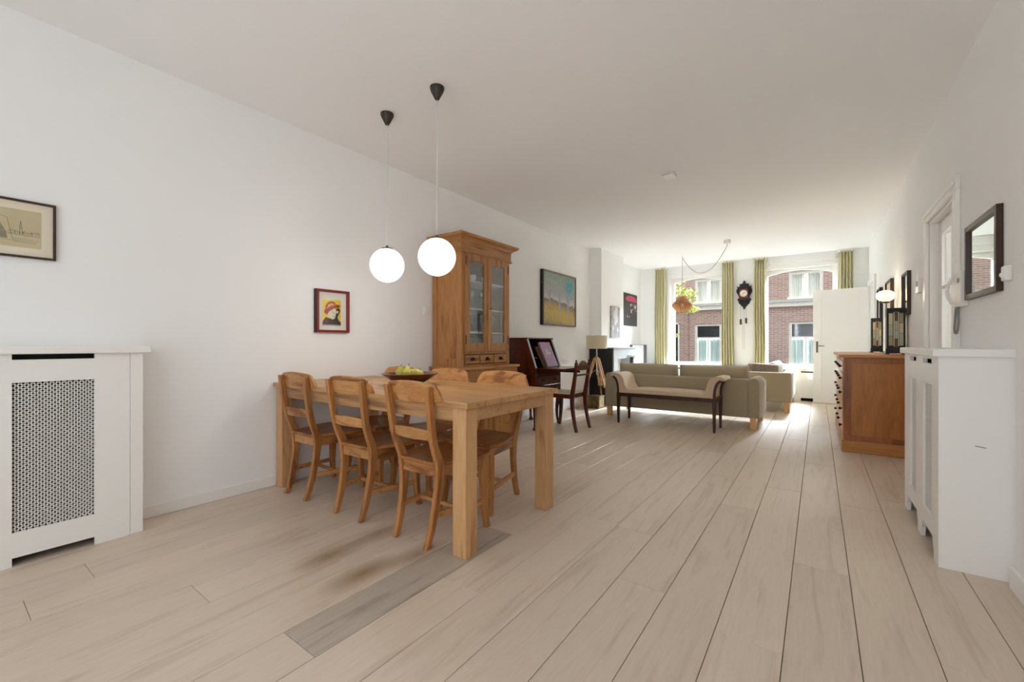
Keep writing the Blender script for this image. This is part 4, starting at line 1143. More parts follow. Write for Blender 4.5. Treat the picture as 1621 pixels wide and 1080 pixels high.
# ================================================================== WRITING DESK
t = thing('writing_desk', 'dark mahogany drop-front writing desk with its flap open, beside the cabinet', 'desk', (-3.05, 4.70, 0))
KX0, KX1, KY0, KY1 = XL + 0.014, -2.80, 4.41, 5.02
sp = [(KX0, 0.42), (KX1, 0.42), (KX1, 0.76), (-2.93, 1.125), (KX0, 1.125)]
for a, b in ((KY0, KY0 + 0.02), (KY1 - 0.02, KY1)):
    s_ = obj('side_panel', MB().prism(sp, 'xz', a, b), 'mahogany', t, bevel=0.003)
    edge = [(KX1 + 0.0005, 0.765), (-2.929, 1.125)]
    obj('edge_highlight', MB().prism([(KX1 - 0.012, 0.765), (KX1 + 0.001, 0.765), (-2.929, 1.126), (-2.942, 1.126)], 'xz', a - 0.0008, b + 0.0008), 'pale_grey', s_)  # pale strip paints the glossy highlight along the panel's front edge
obj('desk_top', MB().box(KX0, -2.92, KY0 - 0.008, KY1 + 0.008, 1.125, 1.142), 'mahogany', t, bevel=0.003)
obj('back_panel', MB().box(KX0, KX0 + 0.012, KY0 + 0.02, KY1 - 0.02, 0.42, 1.125), 'mahogany_dark', t)
obj('desk_floor', MB().box(KX0 + 0.012, KX1, KY0 + 0.02, KY1 - 0.02, 0.74, 0.76), 'mahogany', t)
obj('bottom_panel', MB().box(KX0 + 0.012, KX1, KY0 + 0.02, KY1 - 0.02, 0.42, 0.44), 'mahogany_dark', t)
obj('pigeonhole_shelf', MB().box(KX0 + 0.012, -3.0, KY0 + 0.02, KY1 - 0.02, 0.875, 0.885), 'mahogany', t)
for y in (4.56, 4.71, 4.86):
    obj('pigeonhole_divider', MB().box(KX0 + 0.012, -3.01, y, y + 0.008, 0.76, 0.875), 'mahogany_dark', t)
fl = obj('writing_flap', MB().box(KX1 + 0.002, -2.43, KY0 + 0.005, KY1 - 0.005, 0.748, 0.768), 'mahogany', t, bevel=0.004)
for y in (KY0 + 0.03, KY1 - 0.05):
    obj('flap_support', MB().box(-2.95, -2.50, y, y + 0.02, 0.69, 0.745), 'mahogany_dark', t)
obj('rail', MB().box(KX1 - 0.015, KX1, KY0 + 0.02, KY1 - 0.02, 0.665, 0.74), 'mahogany', t)
ymid = (KY0 + KY1) / 2
for z0, z1 in ((0.445, 0.545), (0.555, 0.66)):
    d = obj('drawer', MB().box(KX1 - 0.02, KX1 + 0.008, KY0 + 0.024, KY1 - 0.024, z0, z1), 'mahogany', t, bevel=0.003)
    for y in (ymid - 0.16, ymid + 0.16):
        obj('knob', MB().lathe((KX1 + 0.008, y, (z0 + z1) / 2), [(0.006, 0), (0.006, 0.008), (0.014, 0.014), (0.014, 0.02), (0.0005, 0.024)], 14, 'x'), 'mahogany_dark', d, smooth=50)
def cabriole(x, y, sx, sy):
    ks = [(0.0, 0.030, 0.026), (0.02, 0.030, 0.024), (0.05, 0.016, 0.014), (0.13, 0.004, 0.014), (0.24, 0.006, 0.019), (0.34, 0.024, 0.028), (0.40, 0.016, 0.032), (0.44, 0.006, 0.030)]
    pts = smooth_pts(ks, 3)
    return MB().tube([(x + sx * o * 0.8, y + sy * o * 0.8, z) for z, o, r in pts], [r * 1.3 for z, o, r in pts], 10)
for x, sx in ((KX1 - 0.045, 1), (KX0 + 0.045, -1)):
    for y, sy in ((KY0 + 0.035, -1), (KY1 - 0.035, 1)):
        obj('cabriole_leg', cabriole(x, y, sx if sx > 0 else 0.3 * sx, sy), 'mahogany', t, smooth=60)

# ---- books leaning in the open desk
def leaning_book(name, label, y0, y1, bottom, top, th, mat, cat='book'):
    t = thing(name, label, cat, (bottom[0], (y0 + y1) / 2, bottom[1]))
    d = Vector((top[0] - bottom[0], 0, top[1] - bottom[1])); n = Vector((d.z, 0, -d.x)).normalized()
    def slab(o0, o1, ya, yb, s0=0.0, s1=1.0):
        b = Vector((bottom[0], 0, bottom[1])); p = [b + d * s0 + n * o0, b + d * s1 + n * o0, b + d * s1 + n * o1, b + d * s0 + n * o1]
        return MB().prism([(q.x, q.z) for q in p], 'xz', ya, yb)
    obj('pages', slab(0.002, th - 0.002, y0 + 0.003, y1 - 0.003, 0.01, 0.99), 'book_pages', t)
    obj('cover', slab(th - 0.002, th, y0, y1), mat, t)
    obj('cover', slab(0, 0.002, y0, y1), mat, t)
    obj('spine', slab(0.002, th - 0.002, y0, y0 + 0.003), 'book_brown', t)
    return t, d, n
zb = 0.7695
leaning_book('book', 'brown book leaning behind the purple album in the open desk', 4.585, 4.80, (-2.800, zb), (-2.935, 1.02), 0.016, 'book_brown')
bt, d_, n_ = leaning_book('album_book', 'purple album with white title leaning in the open writing desk', 4.60, 4.86, (-2.765, zb), (-2.905, 1.075), 0.024, 'book_purple')
b_ = Vector((-2.765, 0, zb))
def glyph_row(u0, u1, v, h, n, name):
    mb = MB()
    for i in range(n):
        a = u0 + (u1 - u0) * i / n; w = (u1 - u0) / n * 0.72
        o = n_ * 0.0244; y0 = 4.60 + 0.26 * a; y1 = 4.60 + 0.26 * (a + w)
        p0 = b_ + d_ * v + o; p1 = b_ + d_ * (v + h) + o
        s_ = n_ * 0.0004
        bars = [(y0, y0 + (y1 - y0) * 0.34, p0, p1), (y0, y1, b_ + d_ * (v + h * 0.72) + o, p1)] if i % 2 else [(y0, y1, p0, b_ + d_ * (v + h * 0.3) + o), (y1 - (y1 - y0) * 0.34, y1, p0, p1)]
        for ya, yb_, q0, q1 in bars:
            mb.loft([[(q0.x, ya, q0.z), (q0.x, yb_, q0.z), (q1.x, yb_, q1.z), (q1.x, ya, q1.z)], [(q0.x + s_.x, ya, q0.z + s_.z), (q0.x + s_.x, yb_, q0.z + s_.z), (q1.x + s_.x, yb_, q1.z + s_.z), (q1.x + s_.x, ya, q1.z + s_.z)]])
    obj(name, mb, 'paper_white', bt)
glyph_row(0.34, 0.60, 0.62, 0.07, 3, 'cover_title')
glyph_row(0.30, 0.74, 0.50, 0.08, 6, 'cover_title')

# ================================================================== DESK CHAIR (faces -x)
t = thing('desk_chair', 'mahogany side chair with pale seat drawn up to the writing desk', 'chair', (-2.575, 4.785, 0), rotz=PI / 2)
kw = dict(local=True)
keys = [(0.0, -0.240, 0.032, 0.185), (0.12, -0.212, 0.036, 0.182), (0.28, -0.190, 0.044, 0.178), (0.43, -0.188, 0.050, 0.175), (0.58, -0.206, 0.042, 0.175), (0.72, -0.224, 0.036, 0.175), (0.84, -0.232, 0.028, 0.175)]
for s in (-1, 1):
    rings = [[(s * x - 0.018, y, z), (s * x + 0.018, y, z), (s * x + 0.018, y + th, z), (s * x - 0.018, y + th, z)] for z, y, th, x in smooth_pts(keys, 3)]
    l_ = obj('rear_leg', MB().loft(rings), 'mahogany', t, bevel=0.004, smooth=40, **kw)
    obj('finial', MB().lathe((s * 0.175, -0.215, 0.84), [(0.012, 0), (0.007, 0.006), (0.013, 0.016), (0.010, 0.026), (0.0005, 0.03)], 12), 'mahogany', l_, smooth=60, **kw)
    fk = [(0.0, 0.215, 0.19), (0.12, 0.200, 0.186), (0.28, 0.190, 0.185), (0.43, 0.190, 0.186)]
    rings = []
    for z, y, x in smooth_pts(fk, 3):
        h = 0.015 + 0.008 * z / 0.43; rings.append([(s * x - h, y - h, z), (s * x + h, y - h, z), (s * x + h, y + h, z), (s * x - h, y + h, z)])
    obj('front_leg', MB().loft(rings), 'mahogany', t, bevel=0.003, smooth=40, **kw)
obj('seat_frame', MB().box(-0.195, 0.195, -0.155, -0.13, 0.40, 0.45).box(-0.205, 0.205, 0.185, 0.21, 0.40, 0.45).box(-0.205, -0.18, -0.13, 0.185, 0.40, 0.45).box(0.18, 0.205, -0.13, 0.185, 0.40, 0.45), 'mahogany', t, bevel=0.003, **kw)
obj('seat_pad', MB().box(-0.185, 0.185, -0.135, 0.195, 0.43, 0.468), 'chair_seat_cloth', t, bevel=0.014, seg=3, smooth=180, **kw)
rings = []
for i in range(17):
    q = -1 + i / 8; x = 0.168 * q
    top = 0.815 + 0.032 * math.cos(q * PI) + 0.012; bot = 0.740 + 0.008 * q * q
    rings.append([(x, -0.228, bot), (x, -0.206, bot), (x, -0.208, top), (x, -0.230, top)])
obj('crest_rail', MB().loft(rings), 'mahogany', t, bevel=0.003, smooth=40, **kw)
obj('back_rail', MB().box(-0.165, 0.165, -0.222, -0.204, 0.672, 0.696), 'mahogany', t, bevel=0.003, **kw)

# ================================================================== TRIPOD LAMP AND BRASS BOX
lx, ly = -3.00, 6.60
t = thing('tripod_floor_lamp', 'wooden tripod floor lamp with cream drum shade near the fireplace', 'lamp', (lx, ly, 0))
obj('lamp_shade', MB().lathe((lx, ly, 0.985), [(0.172, 0), (0.172, 0.22), (0.169, 0.22), (0.169, 0.0)], 40, cap=False).add([], []), 'lampshade_linen', t, smooth=40)
obj('shade_ring', MB().lathe((lx, ly, 1.198), [(0.168, 0), (0.168, 0.003), (0.16, 0.003), (0.16, 0)], 32, cap=False).box(lx - 0.165, lx + 0.165, ly - 0.002, ly + 0.002, 1.198, 1.201), 'chrome', t)
obj('stem', MB().tube([(lx, ly, 0.82), (lx, ly, 1.19)], 0.009, 10), 'chrome', t)
obj('hub', MB().lathe((lx, ly, 0.80), [(0.0005, 0), (0.030, 0.0), (0.034, 0.02), (0.030, 0.05), (0.0005, 0.05)], 14), 'tripod_wood', t)
feet = [(-3.19, 6.28), (-2.70, 6.50), (-3.04, 6.93)]
for fx, fy in feet:
    dv = Vector((fx - lx, fy - ly, 0)).normalized(); sv = Vector((-dv.y, dv.x, 0))
    top = Vector((lx, ly, 0.83)) + dv * 0.03; bot = Vector((fx, fy, 0.0)); mid = top.lerp(bot, 0.55)
    def bar(a, b, w, d, off=0):
        r = []
        for p in (a, b):
            p = p + sv * off
            r.append([tuple(p - sv * w - dv * d), tuple(p + sv * w - dv * d), tuple(p + sv * w + dv * d), tuple(p - sv * w + dv * d)])
        return MB().loft(r)
    lg = obj('tripod_leg', bar(top, mid, 0.010, 0.014, 0.021), 'tripod_wood', t, bevel=0.002)
    obj('leg_rail', bar(top, mid, 0.010, 0.014, -0.021), 'tripod_wood', lg, bevel=0.002)
    obj('leg_extension', bar(top.lerp(bot, 0.40), bot, 0.010, 0.012), 'tripod_wood', lg, bevel=0.002)
    obj('clamp', bar(mid - Vector((0, 0, -0.01)), mid - Vector((0, 0, 0.02)), 0.033, 0.018), 'tripod_wood', lg)
    obj('brace', MB().tube([tuple(top.lerp(bot, 0.33)), (lx, ly, 0.64)], 0.003, 6), 'chrome', lg)
obj('centre_post', MB().tube([(lx, ly, 0.55), (lx, ly, 0.82)], 0.007, 8), 'chrome', t)
t = thing('brass_box', 'small patinated brass box on the floor under the tripod lamp', 'box', (-3.01, 6.60, 0))
obj('box_body', MB().box(-3.115, -2.905, 6.495, 6.70, 0.012, 0.185), 'brass', t, bevel=0.008)
obj('box_lid', MB().box(-3.12, -2.90, 6.49, 6.705, 0.186, 0.206), 'brass', t, bevel=0.006)
for x in (-3.10, -2.94):
    for y in (6.51, 6.665): obj('foot', MB().box(x, x + 0.02, y, y + 0.02, 0, 0.013), 'brass', t)

# ================================================================== FIREPLACE
t = thing('fireplace', 'modern fireplace with black side, pale front and thin mantel shelf on the chimney breast', 'fireplace', (-3.0, 7.5, 0))
obj('side_panel', MB().box(XL + 0.015, -2.87, 6.965, 7.0, 0, 0.985), 'black_matt', t)
obj('mantel_shelf', MB().box(CHX, -2.85, 6.96, 8.14, 0.985, 1.003), 'pale_grey', t, bevel=0.002)
obj('front_panel', MB().box(CHX + 0.001, -2.87, 7.02, 8.10, 0.80, 0.985).box(CHX + 0.001, -2.87, 7.02, 7.20, 0.30, 0.80).box(CHX + 0.001, -2.87, 7.92, 8.10, 0.30, 0.80), 'pale_grey', t)
obj('hearth_base', MB().box(CHX + 0.001, -2.80, 7.02, 8.10, 0, 0.30), 'pale_grey', t, bevel=0.003)
obj('firebox', MB().box(CHX + 0.001, CHX + 0.012, 7.20, 7.92, 0.30, 0.80), 'white_satin', t)
obj('burner', MB().box(-3.04, -2.92, 7.35, 7.78, 0.301, 0.34), 'black_metal', t, bevel=0.004)
obj('hearth_shelf', MB().box(-2.869, -2.78, 7.66, 8.12, 0.845, 0.857), 'pale_grey', t, bevel=0.002)
tag(obj('black_candle_holder', MB().lathe((-2.82, 7.75, 0.3005), [(0.0005, 0), (0.04, 0.0), (0.04, 0.012), (0.032, 0.02), (0.032, 0.50), (0.036, 0.51), (0.036, 0.52), (0.0005, 0.52)], 20), 'black_satin', smooth=40), 'tall black cylinder standing on the hearth beside the pale fireplace front', 'candle holder')
# ---- television on a low white cabinet in the alcove
t = thing('media_cabinet', 'low white cabinet carrying the television in the alcove', 'cabinet', (-3.08, 8.8, 0))
obj('cabinet_body', MB().box(XL + 0.016, -2.86, 8.32, 9.52, 0.06, 0.56), 'white_satin', t, bevel=0.003)
obj('plinth', MB().box(XL + 0.03, -2.90, 8.35, 9.49, 0.0, 0.06), 'radiator_grey', t)
obj('cabinet_top', MB().box(XL + 0.015, -2.84, 8.30, 9.54, 0.56, 0.585), 'white_satin', t, bevel=0.003)
for k in range(2):
    a = 8.33 + k * 0.595
    d = obj('cabinet_door', MB().box(-2.86, -2.845, a, a + 0.585, 0.075, 0.55), 'white_satin', t, bevel=0.002)
    obj('knob', MB().lathe((-2.845, a + (0.54 if k == 0 else 0.045), 0.34), [(0.006, 0), (0.012, 0.012), (0.0005, 0.016)], 12, 'x'), 'chrome', d)
t = thing('television', 'flat television with pale reflecting screen and black edge in the alcove', 'television', (-3.06, 8.88, 0.585), rotz=PI / 2)
# local: width along x, screen facing -y
obj('housing', MB().box(-0.45, 0.45, 0.0, 0.05, 0.06, 0.465), 'black_satin', t, bevel=0.004, local=True)
obj('screen', MB().box(-0.435, 0.25, -0.002, 0.0, 0.075, 0.45), 'tv_screen', t, local=True)
obj('speaker_panel', MB().box(0.26, 0.44, -0.004, 0.0, 0.07, 0.455), 'black_matt', t, local=True)
obj('neck', MB().box(-0.05, 0.05, 0.01, 0.035, 0.012, 0.07), 'black_satin', t, local=True)
obj('stand_foot', MB().box(-0.16, 0.16, -0.07, 0.09, 0.0005, 0.013), 'pale_grey', t, bevel=0.004, local=True)
tag(obj('media_box', MB().box(-3.02, -2.88, 8.36, 8.60, 0.5855, 0.625), 'black_satin', bevel=0.003), 'slim black media player on the white cabinet beside the television', 'media player')

# ================================================================== SOFA (back towards the camera)
def rounded(name, x0, x1, y0, y1, z0, z1, r, mat, parent, seg=4):
    return obj(name, MB().box(x0, x1, y0, y1, z0, z1), mat, parent, bevel=r, seg=seg, smooth=180)
def pillow_mb(w, h, d, n=14):
    """soft cushion standing in the xz plane, centre at origin, thickness along y"""
    mb = MB()
    def pt(u, v, s):
        a, b = 2 * u - 1, 2 * v - 1
        pin = 1 - 0.06 * (a * a * b * b)
        prof = ((1 - a ** 4) * (1 - b ** 4)) ** 0.45 if abs(a) < 1 and abs(b) < 1 else 0
        return (a * w / 2 * pin * (1 - 0.04 * (1 - b * b)), s * d / 2 * prof, b * h / 2 * pin * (1 - 0.04 * (1 - a * a)))
    for s in (1, -1):
        mb.grid(lambda u, v: pt(u, v, s), n, n)
    return mb
def cushion(name, parent, mat, w, h, d, loc, rot, **k):
    mb = pillow_mb(w, h, d)
    me = mb.mesh(name, 180)
    bm = bmesh.new(); bm.from_mesh(me); bmesh.ops.remove_doubles(bm, verts=bm.verts, dist=1e-4); bmesh.ops.recalc_face_normals(bm, faces=bm.faces); bm.to_mesh(me); bm.free()
    me.materials.append(M[mat])
    o = bpy.data.objects.new(name, me); link(o, parent)
    if parent is not None:
        wo = WO[parent.name]; o.location = tuple(loc[i] - wo[i] for i in range(3))
    else: o.location = loc; WO[o.name] = tuple(loc)
    o.rotation_euler = rot
    return o
t = thing('sofa', 'long taupe fabric sofa seen from behind, with wooden block legs', 'sofa', (-1.58, 6.4, 0))
SX0, SX1, SY0, SY1 = -2.585, -0.585, 5.985, 6.88
obj('sofa_back', MB().box(SX0 + 0.12, SX1 - 0.12, SY0, SY0 + 0.16, 0.145, 0.625), 'sofa_fabric', t, bevel=0.02, seg=4, smooth=180)
def arm(s, xa, xb):
    # arm profile along y: rounded, a little higher at the back corner and bulging
    rings = []
    for i in range(13):
        v = i / 12; y = SY0 + (SY1 - SY0) * v
        top = 0.655 - 0.015 * math.cos(v * PI * 2) - 0.05 * v; e = 0.02 * math.sin(PI * min(1, v * 1.2))
        o0, o1 = (xa - e, xb) if s < 0 else (xa, xb + e)
        cxm = (o0 + o1) / 2; w = (o1 - o0) / 2
        ring = [(o0, y, 0.145), (o1, y, 0.145)]
        for k in range(9):
            th = k * PI / 8; ring.append((cxm + w * math.cos(th), y, top - 0.075 + 0.075 * math.sin(th) ** 0.8))
        rings.append(ring)
    obj('arm', MB().loft(rings), 'sofa_fabric', t, bevel=0.012, seg=3, smooth=60)
arm(-1, SX0, SX0 + 0.125); arm(1, SX1 - 0.125, SX1)
rounded('seat_base', SX0 + 0.125, SX1 - 0.125, SY0 + 0.16, SY1 - 0.02, 0.145, 0.30, 0.02, 'sofa_fabric', t)
xm = (SX0 + SX1) / 2
for a, b in ((SX0 + 0.127, xm - 0.004), (xm + 0.004, SX1 - 0.127)):
    rounded('seat_cushion', a, b, SY0 + 0.17, SY1 + 0.01, 0.30, 0.44, 0.04, 'sofa_fabric', t)
    o = cushion('back_cushion', t, 'sofa_fabric', b - a + 0.03, 0.46, 0.30, ((a + b) / 2, SY0 + 0.26, 0.56), (math.radians(7), 0, 0))
for x in (SX0 + 0.03, SX1 - 0.10):
    for y in (SY0 + 0.004, SY1 - 0.10):
        obj('block_leg', MB().box(x, x + 0.065, y, y + 0.065, 0, 0.146), 'birch', t, bevel=0.003)

t = thing('loveseat', 'smaller taupe sofa by the front windows, side panel towards the camera', 'sofa', (-0.75, 8.5, 0))
QX0, QX1, QY0, QY1 = -0.955, -0.335, 7.80, 9.36
rounded('arm', QX0, QX1, QY0, QY0 + 0.13, 0.155, 0.615, 0.018, 'sofa_fabric', t)
rounded('arm', QX0, QX1, QY1 - 0.13, QY1, 0.155, 0.605, 0.018, 'sofa_fabric', t)
rounded('sofa_back', QX1 - 0.14, QX1, QY0 + 0.13, QY1 - 0.13, 0.155, 0.60, 0.02, 'sofa_fabric', t)
rounded('seat_base', QX0 - 0.02, QX1 - 0.14, QY0 + 0.13, QY1 - 0.13, 0.155, 0.30, 0.02, 'sofa_fabric', t)
for a, b in ((QY0 + 0.132, 8.578), (8.582, QY1 - 0.132)):
    rounded('seat_cushion', QX0 - 0.03, QX1 - 0.145, a, b, 0.30, 0.42, 0.035, 'sofa_fabric', t)
for x in (QX0 + 0.02, QX1 - 0.085):
    for y in (QY0 + 0.01, QY1 - 0.09):
        obj('block_leg', MB().box(x, x + 0.06, y, y + 0.06, 0, 0.156), 'birch', t, bevel=0.003)
p = cushion('throw_pillow', None, 'pillow_taupe', 0.46, 0.32, 0.13, (-0.74, 8.05, 0.592), (math.radians(-16), math.radians(3), 0))
tag(p, 'taupe patterned throw pillow against the near arm of the loveseat', 'pillow', 'throw pillows on the loveseat')
p = cushion('throw_pillow', None, 'pillow_grey', 0.44, 0.34, 0.18, (-0.585, 8.36, 0.612), (0, math.radians(-4), math.radians(78)))
tag(p, 'pale grey throw pillow leaning on the loveseat back, before the brick view', 'pillow', 'throw pillows on the loveseat')

# ================================================================== SCROLL-ARM BENCH
t = thing('scroll_arm_bench', 'upholstered beige window bench with scrolled arms and dark legs behind the sofa', 'bench', (-1.6, 5.74, 0))
EX0, EX1, EY0, EY1 = -2.215, -0.985, 5.515, 5.955
for x in (EX0, EX1 - 0.04):
    for y in (EY0, EY1 - 0.04):
        rings = [[(x + 0.02 - h, y + 0.02 - h, z), (x + 0.02 + h, y + 0.02 - h, z), (x + 0.02 + h, y + 0.02 + h, z), (x + 0.02 - h, y + 0.02 + h, z)] for z, h in ((0, 0.013), (0.36, 0.021), (0.405, 0.021))]
        obj('leg', MB().loft(rings), 'walnut_dark', t, bevel=0.002)
obj('seat_rail', MB().box(EX0 + 0.04, EX1 - 0.04, EY0 + 0.004, EY0 + 0.028, 0.36, 0.405).box(EX0 + 0.04, EX1 - 0.04, EY1 - 0.028, EY1 - 0.004, 0.36, 0.405)
    .box(EX0 + 0.004, EX0 + 0.03, EY0 + 0.04, EY1 - 0.04, 0.36, 0.405).box(EX1 - 0.03, EX1 - 0.004, EY0 + 0.04, EY1 - 0.04, 0.36, 0.405), 'walnut_dark', t, bevel=0.002)
pts = [(EX0 + 0.04, 0.405), (EX1 - 0.04, 0.405)] + [(EX1 - 0.04 - (EX1 - EX0 - 0.08) * i / 20, 0.435 + 0.035 * (1 - (abs(i - 10) / 10) ** 4)) for i in range(21)]
obj('seat_pad', MB().prism(pts, 'xz', EY0 + 0.002, EY1 - 0.002), 'bench_fabric', t, bevel=0.018, seg=3, smooth=70)
for s in (-1, 1):
    ex = EX0 if s < 0 else EX1
    def S_(p): return (ex + s * p[0], p[1])
    outer = smooth_pts([(0.0, 0.39), (-0.004, 0.44), (0.004, 0.52), (0.030, 0.585), (0.066, 0.612)], 5)
    strip = outer + [(x - 0.032 * (1 - i / len(outer) * 0.35), z + 0.004 + 0.020 * i / len(outer)) for i, (x, z) in reversed(list(enumerate(outer)))]
    for y in (EY0, EY1 - 0.022):
        obj('arm_frame', MB().prism([S_(p) for p in strip], 'xz', y, y + 0.022), 'walnut_dark', t, bevel=0.003, smooth=40)
    pad = smooth_pts([(-0.028, 0.41), (-0.030, 0.45), (-0.022, 0.53), (0.008, 0.595), (0.060, 0.628), (0.088, 0.618)], 4)
    top = smooth_pts([(0.095, 0.640), (0.080, 0.662), (0.040, 0.672), (-0.030, 0.662), (-0.085, 0.610), (-0.110, 0.520), (-0.150, 0.455), (-0.150, 0.41)], 4)
    obj('arm_pad', MB().prism([S_(p) for p in pad + top], 'xz', EY0 + 0.004, EY1 - 0.004), 'bench_fabric', t, bevel=0.008, seg=3, smooth=70)

# ================================================================== SLATTED PENDANT
hx, hy = -2.12, 8.57
t = thing('slatted_pendant', 'wooden slatted pendant lamp swagged on a cord before the left window', 'pendant lamp', (hx, hy, ZC))
cxp, cyp = -1.205, 7.70
obj('ceiling_canopy', MB().lathe((cxp, cyp, ZC - 0.06), [(0.0005, 0), (0.048, 0), (0.052, 0.006), (0.052, 0.0595), (0.0005, 0.0595)], 28), 'white_plastic', t, smooth=40)
obj('ceiling_hook', MB().tube([(hx, hy, ZC), (hx, hy, ZC - 0.05), (hx + 0.015, hy - 0.012, ZC - 0.06), (hx + 0.02, hy - 0.015, ZC - 0.04)], 0.004, 6), 'chrome', t)
def sag(p, q, d, n=18):
    return [tuple(Vector(p).lerp(Vector(q), i / n) - Vector((0, 0, d * 4 * (i / n) * (1 - i / n)))) for i in range(n + 1)]
swag = [(cxp, cyp, ZC - 0.06)] + sag((cxp, cyp, ZC - 0.09), (hx + 0.01, hy, ZC - 0.055), 0.36)
obj('cord', MB().tube(swag + [(hx, hy, ZC - 0.07)], 0.0045, 6), 'cord_grey', t, smooth=60)
obj('cord', MB().tube([(hx, hy, ZC - 0.06), (hx, hy, 1.965)], 0.0045, 6), 'cord_grey', t)
zt, zm_, zbm = 1.965, 1.825, 1.675
for r, z in ((0.062, zt), (0.098, zbm)):
    obj('shade_ring', MB().lathe((hx, hy, z), [(r, 0), (r, 0.010), (r - 0.05 if r < .07 else r - 0.04, 0.010), (r - 0.05 if r < .07 else r - 0.04, 0)], 28), 'slat_wood', t)
sl = MB()
outline = [(0.062, zt + 0.008), (0.122, 1.90), (0.178, 1.832), (0.188, 1.812), (0.182, 1.795), (0.145, 1.735), (0.100, zbm)]
ins = [(r - (0.03 if k_ in (0, 6) else 0.055), z) for k_, (r, z) in enumerate(outline)]
sl.prism(outline + list(reversed(ins)), 'xz', -0.0065, 0.0065)
off = WO[t.name]
me = sl.mesh('slat', None, (0, 0, off[2])); me.materials.append(M['slat_wood'])
for k in range(56):
    o = bpy.data.objects.new('slat', me); link(o, t); o.rotation_euler = (0, 0, 2 * PI * k / 56)
obj('socket', MB().lathe((hx, hy, 1.88), [(0.0005, 0), (0.018, 0), (0.018, 0.08), (0.0005, 0.085)], 14), 'black_satin', t, smooth=40)
light('slatted_pendant_light', 'POINT', (hx, hy, 1.72), (0, 0, 0), 0.6, (1, 0.93, 0.84), shadow_soft_size=0.05)
obj('light_bulb', MB().lathe((hx, hy, 1.78), [(0.0005, 0), (0.018, 0.005), (0.03, 0.025), (0.03, 0.045), (0.018, 0.075), (0.013, 0.10), (0.0005, 0.10)], 18), 'bulb', t, smooth=180)

# ================================================================== CURTAINS
def curtain(x0, x1, zt, zb, label, seed):
    r = random.Random(seed)
    ph = [r.uniform(0, 6) for _ in range(4)]
    np_ = 4.6
    w = x1 - x0
    def fn(u, v):
        fl = 1.0 + 0.10 * v                       # flares a little towards the hem (v=1 bottom)
        x = (x0 + x1) / 2 + (u - 0.5) * w * fl + 0.004 * math.sin(8 * v + ph[0])
        amp = 0.024 + 0.010 * v
        y = YF - 0.085 + amp * math.sin(2 * PI * np_ * u + ph[1] + 0.5 * math.sin(4 * v + ph[2])) + 0.006 * math.sin(2 * PI * 2.3 * u + ph[3])
        return (x, y, zt + (zb - zt) * v)
    t = thing('curtain', label, 'curtain', ((x0 + x1) / 2, YF - 0.085, zb), 'olive green curtains at the front windows')
    obj('drape', MB().grid(fn, 90, 14), 'curtain_green', t, smooth=180, solid=0.004)
    obj('heading_tape', MB().grid(lambda u, v: fn(u, v * 0.02 - 0.012), 90, 1), 'curtain_green', t, smooth=180, solid=0.007)
    obj('rail', MB().box(x0 - 0.02, x1 + 0.02, YF - 0.10, YF - 0.07, zt + 0.006, ZC - 0.001), 'white_satin', t)
curtain(-2.955, -2.73, 2.715, 0.625, 'olive curtain at the left edge of the left window', 1)
curtain(-1.595, -1.39, 2.72, 0.625, 'olive curtain between the left window and the wall clock', 2)
curtain(-1.025, -0.83, 2.715, 0.625, 'olive curtain between the wall clock and the right window', 3)
curtain(0.30, 0.50, 2.705, 0.625, 'olive curtain above the open white door', 4)

# ================================================================== WALL CLOCK
kx = -1.205
t = thing('wall_clock', 'ornate black wall clock with hanging weights between the two windows', 'clock', (kx, YF, 1.73))
half = [(0.0, 2.345), (0.018, 2.315), (0.030, 2.300), (0.022, 2.285), (0.050, 2.275), (0.085, 2.272), (0.080, 2.235), (0.095, 2.215), (0.118, 2.215), (0.125, 2.240), (0.132, 2.215), (0.120, 2.190),
        (0.138, 2.160), (0.142, 2.125), (0.135, 2.095), (0.112, 2.06), (0.095, 2.02), (0.092, 1.985), (0.120, 1.97), (0.125, 1.945), (0.108, 1.94), (0.110, 1.915), (0.095, 1.91), (0.098, 1.885),
        (0.075, 1.86), (0.060, 1.855), (0.055, 1.83), (0.030, 1.815), (0.018, 1.80), (0.030, 1.785), (0.012, 1.775), (0.0, 1.745)]
poly = [(kx + x, z) for x, z in half] + [(kx - x, z) for x, z in reversed(half[1:-1])]
obj('back_board', MB().prism(poly, 'xz', YF - 0.022, YF - 0.001), 'black_satin', t)
obj('clock_case', MB().box(kx - 0.085, kx + 0.085, YF - 0.11, YF - 0.022, 1.975, 2.175), 'black_satin', t, bevel=0.003)
fc = obj('dial_plate', MB().box(kx - 0.075, kx + 0.075, YF - 0.116, YF - 0.11, 1.992, 2.160), 'frame_red', t, bevel=0.002)
obj('dial', MB().lathe((kx, YF - 0.121, 2.072), [(0.0005, 0), (0.066, 0), (0.066, 0.005), (0.0005, 0.005)], 36, 'y'), 'paper_white', fc)
mb = MB()
for k in range(12):
    a = k * PI / 6; r0, r1 = 0.046, 0.060; w = 0.004
    c0 = Vector((math.sin(a), 0, math.cos(a))); s0 = Vector((math.cos(a), 0, -math.sin(a)))
    o_ = Vector((kx, YF - 0.1212, 2.072))
    q = [o_ + c0 * r0 - s0 * w / 2, o_ + c0 * r0 + s0 * w / 2, o_ + c0 * r1 + s0 * w / 2, o_ + c0 * r1 - s0 * w / 2]
    mb.loft([[tuple(p) for p in q], [tuple(p - Vector((0, 0.0006, 0))) for p in q]])
obj('hour_marks', mb, 'black_satin', fc)
obj('dial_centre', MB().lathe((kx, YF - 0.1214, 2.072), [(0.0005, 0), (0.026, 0), (0.026, 0.0006), (0.0005, 0.0006)], 24, 'y'), 'paper_cream', fc)
